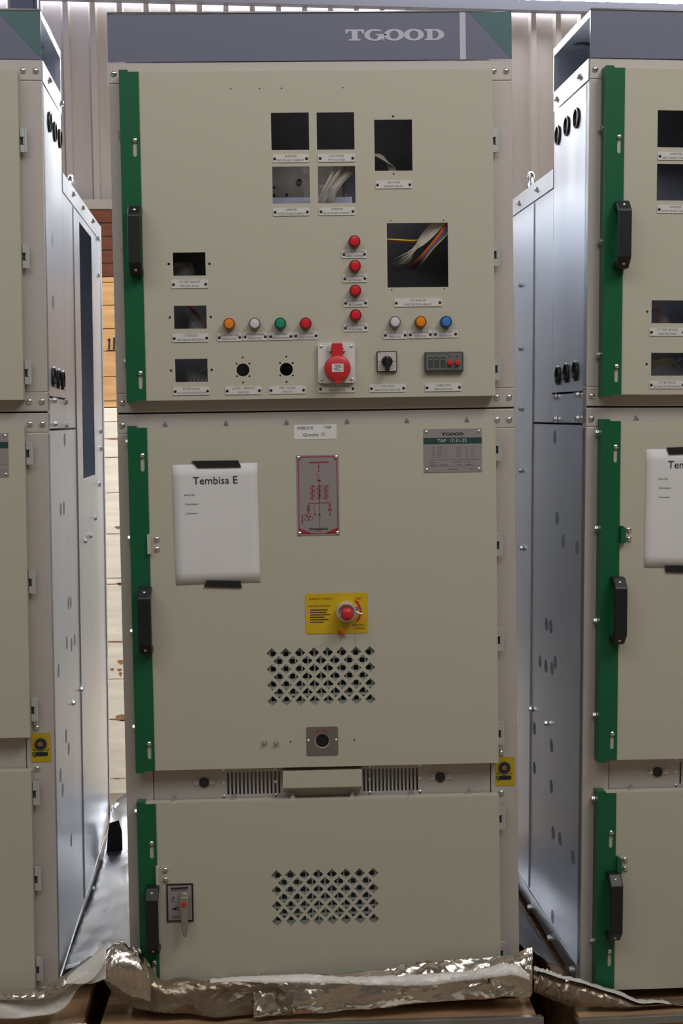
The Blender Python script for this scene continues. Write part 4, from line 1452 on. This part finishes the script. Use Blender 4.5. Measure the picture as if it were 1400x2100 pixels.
for q in ((1348, 312, 1422, 328.4, ('AMMETER', 'RED PHASE CURRENT')), (1346.6, 421, 1421, 437.4, ('AMMETER', 'WHITE PHASE CURRENT')),
          (1330.8, 672.4, 1405, 689, ('VT TEST BLOCK', 'PROTECTION')), (1330.4, 780.6, 1404, 797, ('CT TEST BLOCK', 'OC AND EF PROTECTION'))):
    label_plate(cab, 'R', *q, YD)
for u, v in ((1275.5, 1096), (1268, 1772)):
    x, z = front('R', u, v, YD)
    t = MB().prism([(x - 0.006, z - 0.017), (x + 0.004, z - 0.017), (x + 0.004, z + 0.013), (x - 0.002, z + 0.018), (x - 0.006, z + 0.018)], YD - 0.012, YD - 0.001, 'y').build('latch_tab', 'green_paint', cab)
    for dz in (-0.009, 0.0095):
        inst(PAN, 'screw', cab, (x + 0.0135, YD, z + dz))
mid_strip(cab, 'R', MZ0, LZ1)
top_brackets(cab, 'R', (338, 463, 587, 711, 834, 957), 860, -0.022, MZ1)
top_brackets(cab, 'R', (357, 479, 600, 722, 843, 962), 1628, -0.016, LZ1)
for i in range(4):
    wire(cab, 'R', [(1332 + i, 640, 0.02), (1345 + i * 3, 636 + i, 0.015), (1352 + i * 3, 655, 0.02), (1358 + i * 3, 675, 0.03)], 0.0022, ('wire_orange', 'wire_white', 'wire_orange', 'wire_white')[i])
for i in range(6):
    wire(cab, 'R', [(1334, 764 - i * 4, 0.02), (1352 + i * 2, 752 - i * 3, 0.015), (1378 + i, 748 - i * 2, 0.02), (1398, 735 + i * 5, 0.03)], 0.0018, 'wire_white')
plastic(cab, 'R', 1333, 724, 1402, 772, 0.006, 9)
plastic(cab, 'R', 1333, 616, 1370, 666, 0.006, 8)


# ================================================================== taped notices
def notice(c, corners, tapes, label, head, y=YD):
    e = bpy.data.objects.new('paper_notice', None)
    COL.objects.link(e)
    q = [front(c, u, v, y) for u, v in corners]          # TL, TR, BR, BL
    org = Vector((q[3][0], y - 0.001, q[3][1]))
    e.matrix_world = MC[c] @ Matrix.Translation(org)
    tag(e, label, 'paper', 'notices taped to the doors')
    n = 10
    vs, fs = [], []
    for j in range(n + 1):
        for i in range(n + 1):
            a, b = i / n, j / n
            x_ = (q[3][0] * (1 - a) + q[2][0] * a) * (1 - b) + (q[0][0] * (1 - a) + q[1][0] * a) * b
            z_ = (q[3][1] * (1 - a) + q[2][1] * a) * (1 - b) + (q[0][1] * (1 - a) + q[1][1] * a) * b
            lift = 0.0006 + 0.0004 * (abs(2 * a - 1) ** 3) * (abs(2 * b - 1) ** 2) + 0.0004 * math.sin(3 * b + a)
            vs.append(Vector((x_, y - lift, z_)) - org)
    fs = [(j * (n + 1) + i, j * (n + 1) + i + 1, (j + 1) * (n + 1) + i + 1, (j + 1) * (n + 1) + i) for j in range(n) for i in range(n)]
    sh = MB().add(vs, fs).build('paper_sheet', 'paper_white', e, smooth=60)
    m_ = sh.modifiers.new('thickness', 'SOLIDIFY')
    m_.thickness = 0.0003
    wd_ = (Vector(q[1]) - Vector(q[0])).length
    h_ = (Vector(q[0]) - Vector(q[3])).length
    ang = math.atan2(q[1][1] - q[0][1], q[1][0] - q[0][0])
    o_ = text('heading', [(head, 0, 0)], 0.0215, 0, 'black_print', sh)
    o_.location = (q[0][0] - org.x + wd_ * 0.505, -0.0010, q[0][1] - org.z - h_ * 0.135)
    o_.rotation_euler = (0, -ang, 0)
    p_ = [('Asset No:', 0.046, 0), ('Description:', 0.050, -0.0185), ('Comments:', 0.049, -0.037)]
    o_ = text('lettering', [(t_, a - 0.046 + 0.0, b) for t_, a, b in p_], 0.0052, 0, 'black_print', sh)
    o_.location = (q[0][0] - org.x + wd_ * 0.20, -0.0010, q[0][1] - org.z - h_ * 0.250)
    o_.rotation_euler = (0, -ang, 0)
    for tp in tapes:
        P = [front(c, u, v, y) for u, v in tp]
        b_ = MB()
        b_.prism([(a - org.x, z_ - org.z) for a, z_ in P], -0.0024, -0.0012, 'y')
        b_.build('tape_strip', 'black_tape', e)
    return e


notice('C', ((352.5, 953.6), (527, 949), (534, 1193.4), (361, 1199.6)),
       (((392, 945.2), (488, 944), (494.5, 957.4), (405, 959)), ((424, 1190), (493, 1191.4), (495.5, 1205), (418, 1203.2))),
       'white sheet headed Tembisa E, taped to the middle cabinet', 'Tembisa E')
notice('R', ((1324.5, 921), (1500, 921), (1494, 1166), (1320, 1163.5)),
       (((1365.5, 918), (1458, 914), (1462, 928), (1370, 931.5)), ((1361.5, 1159.5), (1432, 1161), (1434, 1175), (1364, 1173))),
       'white sheet taped to the right cabinet, cut off by the picture edge', 'Tembisa E')


# ================================================================== crumpled foil
def crom(P, t):
    n = len(P) - 1
    f_ = t * n
    i = min(int(f_), n - 1)
    u = f_ - i
    p0, p1, p2, p3 = P[max(i - 1, 0)], P[i], P[i + 1], P[min(i + 2, n)]
    return 0.5 * ((2 * p1) + (p2 - p0) * u + (2 * p0 - 5 * p1 + 4 * p2 - p3) * u * u + (3 * p1 - p0 - 3 * p2 + p3) * u ** 3)


FOLDS = []
_r = random.Random(5)
for k in range(9):
    wl = 0.050 * 1.28 ** k
    FOLDS.append((Vector((_r.uniform(-1, 1), _r.uniform(-0.4, 0.4), _r.uniform(-1, 1))).normalized() / wl, _r.random(), wl))


def crumple(p, amp, seed, sc=(18, 42)):
    """sharp folds running in several directions, bent by slow noise"""
    q = p + noise.noise_vector(p * 9 + Vector((seed, 0, 0))) * 0.035 + Vector((seed * 0.37, 0, seed * 0.11))
    d = 0.0
    for kv, ph, wl in FOLDS:
        t = (q.dot(kv) + ph) % 1.0
        d += (abs(t - 0.5) * 2 - 0.5) * min(wl, 0.12) * 9.0
    v = noise.voronoi(q * sc[1], distance_metric='DISTANCE', exponent=2.5)[0]
    d += (min(v[1] - v[0], 0.5) - 0.25) * 0.5
    n_ = noise.noise_vector(q * sc[0])
    return Vector((n_.x * 0.2, -d, n_.z * 0.3)) * amp


def sheet(name, rows, nu, nv, amp, seed, material, parent=None, org=None, sc=(18, 42), zmin=None, fold=0.7):
    """crumpled sheet: irregular flat facets over a surface through the given rows of points"""
    org = org or Vector((0, 0, 0))
    r_ = random.Random(seed * 13 + 1)
    vs, idx = [], {}
    for j in range(nv + 1):
        for i in range(nu + 1):
            a = (i + (r_.uniform(-0.38, 0.38) if 0 < i < nu else 0)) / nu
            b_ = (j + (r_.uniform(-0.38, 0.38) if 0 < j < nv else 0)) / nv
            p = crom([crom(r, a) for r in rows], b_)
            la = amp * (0.16 + 1.9 * max(0.0, noise.noise(p * 6.5 + Vector((seed, 0, 0))) + 0.34 - 0.62 * b_))
            p = p + crumple(p, amp * fold, seed, sc) + Vector((r_.uniform(-0.3, 0.3), r_.uniform(-1, 1), r_.uniform(-0.6, 0.6))) * la
            if zmin is not None: p.z = max(p.z, zmin)
            vs.append(p - org)
    fs = []
    for j in range(nv):
        for i in range(nu):
            q = (j * (nu + 1) + i, j * (nu + 1) + i + 1, (j + 1) * (nu + 1) + i + 1, (j + 1) * (nu + 1) + i)
            fs += [(q[0], q[1], q[2]), (q[0], q[2], q[3])] if r_.random() < 0.5 else [(q[0], q[1], q[3]), (q[1], q[2], q[3])]
    o_ = MB().add(vs, fs).build(name, material, parent, smooth=24)
    m_ = o_.modifiers.new('rounding', 'SUBSURF')
    m_.subdivision_type = 'SIMPLE'
    m_.levels = m_.render_levels = 1
    m_ = o_.modifiers.new('thickness', 'SOLIDIFY')
    m_.thickness = 0.0006
    return o_


def ragged(vs_, k):
    r_ = random.Random(k)
    return [v + r_.uniform(-3, 3) for v in vs_]


def row(pts):
    return [world_y(u, v, y) for u, v, y in pts]


def rowc(c, pts):
    out = []
    for u, v, y in pts:
        x_, z_ = front(c, u, v, y)
        out.append(MC[c] @ Vector((x_, y, z_)))
    return out


DECK = ZG - BZ - 0.008


def foil_thing(org, label):
    e = bpy.data.objects.new('foil_wrap', None)
    COL.objects.link(e)
    e.location = org
    tag(e, label, 'foil', 'foil wrapping around the cabinet bases')
    return e


org = Vector((0, -0.07, DECK))
e = foil_thing(org, 'crumpled silver foil skirt along the foot of the middle cabinet')
US = (212, 240, 275, 305, 332, 380, 440, 520, 600, 700, 800, 900, 980, 1040, 1088)
top = ragged((1958, 1938, 1942, 1975, 2008, 2001, 2012, 2006, 2000, 1993, 1985, 1972, 1966, 1962, 1985), 2)
m1 = (1985, 1975, 1985, 2005, 2020, 2018, 2022, 2018, 2014, 2012, 2008, 2000, 1994, 1988, 2000)
m2 = (2000, 2015, 2028, 2035, 2042, 2045, 2050, 2052, 2050, 2046, 2038, 2030, 2022, 2012, 2015)
bot = (2012, 2050, 2069, 2075, 2078, 2081, 2084, 2084, 2080, 2070, 2064, 2056, 2050, 2046, 2042)
SK = list(zip(US, top, m1, m2, bot))
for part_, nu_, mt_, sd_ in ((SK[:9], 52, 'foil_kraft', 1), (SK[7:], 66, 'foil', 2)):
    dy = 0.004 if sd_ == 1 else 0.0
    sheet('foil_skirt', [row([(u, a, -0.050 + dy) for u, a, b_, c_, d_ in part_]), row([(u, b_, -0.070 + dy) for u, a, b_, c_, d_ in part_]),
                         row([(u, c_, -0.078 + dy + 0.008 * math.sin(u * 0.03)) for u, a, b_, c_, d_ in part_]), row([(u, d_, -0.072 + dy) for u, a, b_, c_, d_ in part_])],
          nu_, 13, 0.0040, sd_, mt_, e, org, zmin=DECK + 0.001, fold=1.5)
US = (430, 480, 540, 620, 700, 780, 860, 940, 1000, 1050, 1086)
t1 = (2012, 2006, 2002, 1999, 2003, 2006, 2002, 1995, 1986, 1980, 1990)
t2 = (2016, 2014, 2013, 2016, 2019, 2020, 2018, 2012, 2004, 2000, 2010)
sheet('foil_fold', [row([(u, v - 2, -0.086) for u, v in zip(US, ragged(t1, 3))]), row([(u, (v + w_) / 2, -0.096) for u, v, w_ in zip(US, t1, t2)]), row([(u, v + 2, -0.099) for u, v in zip(US, ragged(t2, 4))])],
      64, 3, 0.0034, 5, 'foil_white', e, org)
# bunched foil standing at its left corner
US = (212, 228, 246, 268, 290, 308)
sheet('foil_bunch', [row([(u, v, -0.055) for u, v in zip(US, (1952, 1938, 1930, 1940, 1948, 1985))]), row([(u, v, -0.075) for u, v in zip(US, (1966, 1952, 1946, 1950, 1962, 1995))]),
                     row([(u, v, -0.096) for u, v in zip(US, (1990, 1985, 1982, 1985, 1992, 2010))]), row([(u, v, -0.092) for u, v in zip(US, (2010, 2020, 2035, 2045, 2050, 2055))])],
      20, 18, 0.0045, 11, 'foil', e, org, sc=(30, 60), fold=1.8)
# right end, folded corner
US = (1005, 1030, 1055, 1075, 1092)
sheet('foil_bunch', [row([(u, v, -0.055) for u, v in zip(US, (1972, 1962, 1958, 1948, 1942))]), row([(u, v, -0.085) for u, v in zip(US, (1985, 1978, 1975, 1970, 1968))]),
                     row([(u, v, -0.098) for u, v in zip(US, (2002, 2005, 2010, 2012, 2014))]), row([(u, v, -0.09) for u, v in zip(US, (2022, 2032, 2036, 2038, 2040))])],
      18, 14, 0.0045, 13, 'foil', e, org, sc=(26, 55), fold=1.8)

org = Vector((-0.75, -0.09, DECK))
e = foil_thing(org, 'white-backed foil skirt along the foot of the left cabinet')
US = (-120, -60, 0, 40, 80, 112, 138, 165, 190, 216)
sheet('foil_skirt', [rowc('L', [(u, v, -0.105) for u, v in zip(US, (2044, 2040, 2037, 2034, 2030, 2018, 2006, 1988, 1968, 1946))]),
                     rowc('L', [(u, v, -0.118) for u, v in zip(US, (2050, 2048, 2046, 2044, 2040, 2030, 2020, 2004, 1990, 1972))]),
                     rowc('L', [(u, v, -0.128) for u, v in zip(US, (2072, 2070, 2069, 2068, 2064, 2055, 2045, 2018, 2008, 1996))]),
                     rowc('L', [(u, v, -0.135) for u, v in zip(US, (2092, 2091, 2090, 2090, 2086, 2080, 2062, 2022, 2018, 2008))])],
      40, 9, 0.0024, 21, 'foil_white', e, org, sc=(12, 30), fold=1.6)
US = (-100, -30, 20, 60, 90, 118, 145, 175, 200)
sheet('foil_roll', [rowc('L', [(u, v, -0.080) for u, v in zip(US, (2038, 2032, 2031, 2026, 2022, 2008, 1990, 1966, 1955))]), rowc('L', [(u, v, -0.124) for u, v in zip(US, (2042, 2036, 2036, 2033, 2030, 2016, 2000, 1978, 1964))]),
                    rowc('L', [(u, v, -0.136) for u, v in zip(US, (2050, 2046, 2047, 2044, 2042, 2030, 2014, 1990, 1974))]), rowc('L', [(u, v, -0.134) for u, v in zip(US, (2053, 2050, 2050, 2048, 2046, 2040, 2022, 1996, 1980))])],
      40, 5, 0.0035, 23, 'foil', e, org, sc=(28, 60))

US = (136, 156, 176, 196, 217)
sheet('foil_flap', [rowc('L', [(u, v, -0.125) for u, v in zip(US, (2006, 1988, 1972, 1956, 1938))]), rowc('L', [(u, v, -0.142) for u, v in zip(US, (2012, 2000, 1990, 1978, 1962))]),
                    rowc('L', [(u, v, -0.150) for u, v in zip((134, 152, 172, 192, 209), (2019, 2018, 2018, 2006, 1984))])],
      10, 6, 0.0022, 27, 'foil_white', e, org, sc=(14, 30), fold=1.2)

org = Vector((0.75, -0.09, DECK))
e = foil_thing(org, 'brown-shaded foil skirt along the foot of the right cabinet')
US = (1094, 1120, 1150, 1190, 1230, 1270, 1310, 1350, 1400, 1480)
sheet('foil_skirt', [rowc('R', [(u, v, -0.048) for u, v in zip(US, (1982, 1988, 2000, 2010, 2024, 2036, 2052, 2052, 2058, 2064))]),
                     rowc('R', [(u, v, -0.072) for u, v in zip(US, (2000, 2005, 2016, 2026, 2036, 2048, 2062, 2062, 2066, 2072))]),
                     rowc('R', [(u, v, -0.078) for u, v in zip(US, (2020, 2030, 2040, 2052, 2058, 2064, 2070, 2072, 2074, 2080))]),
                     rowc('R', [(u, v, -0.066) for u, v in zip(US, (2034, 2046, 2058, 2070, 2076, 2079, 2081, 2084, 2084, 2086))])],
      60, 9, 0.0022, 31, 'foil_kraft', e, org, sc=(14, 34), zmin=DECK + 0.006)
sheet('foil_edge', [rowc('R', [(u, v - 2, -0.052) for u, v in zip(US, (1984, 1990, 2001, 2011, 2025, 2036, 2052, 2052, 2058, 2064))]),
                    rowc('R', [(u, v + 5, -0.078) for u, v in zip(US, (1984, 1990, 2001, 2011, 2025, 2036, 2052, 2052, 2058, 2064))])],
      60, 2, 0.0028, 33, 'foil_white', e, org, sc=(30, 70))

# foil pulled up between the left and the middle cabinet
org = Vector((-0.47, 0.3, 0.02))
e = foil_thing(org, 'tall silver foil sheet standing in the gap beside the middle cabinet')


def gaprow(y, vl, vr):
    xl, xr = -0.541 - 0.042 * y, -0.412
    return [Vector((xl + (xr - xl) * k_ / 4, y + 0.03 * math.sin(k_ * 2.1 + y * 9), world_y(235, vl + (vr - vl) * k_ / 4, y).z)) for k_ in range(5)]


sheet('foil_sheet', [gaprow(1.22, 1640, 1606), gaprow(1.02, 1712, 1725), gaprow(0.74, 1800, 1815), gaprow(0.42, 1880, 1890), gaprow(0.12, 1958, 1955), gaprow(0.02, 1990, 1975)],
      9, 30, 0.007, 41, 'foil_dim', e, org, sc=(9, 26), fold=1.6)
b = MB()
P = [world_y(u, v, 0.95) for u, v in ((227, 1682), (246, 1676), (253, 1700), (254, 1738), (221, 1742), (224, 1706))]
b.prism([(p.x - org.x, p.z - org.z) for p in P], 0.95 - org.y - 0.03, 0.95 - org.y - 0.028, 'y')
b.build('tape_patch', 'black_tape', e)
# foil strip under the right cabinet's side
org = Vector((0.47, 0.3, 0.02))
e = foil_thing(org, 'foil strip lying in the gap beside the right cabinet')


def gaprow2(y, z0, z1):
    xl, xr = 0.412, 0.505 - 0.049 * y
    return [Vector((xl + (xr - xl) * k_ / 4, y + 0.02 * math.sin(k_ * 2.3 + y * 9), z0 + (z1 - z0) * k_ / 4)) for k_ in range(5)]


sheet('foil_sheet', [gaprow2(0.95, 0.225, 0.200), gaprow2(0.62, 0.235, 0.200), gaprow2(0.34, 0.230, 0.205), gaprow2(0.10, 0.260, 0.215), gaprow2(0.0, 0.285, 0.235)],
      6, 18, 0.006, 43, 'foil_dim', e, org, sc=(10, 30), zmin=DECK + 0.010)
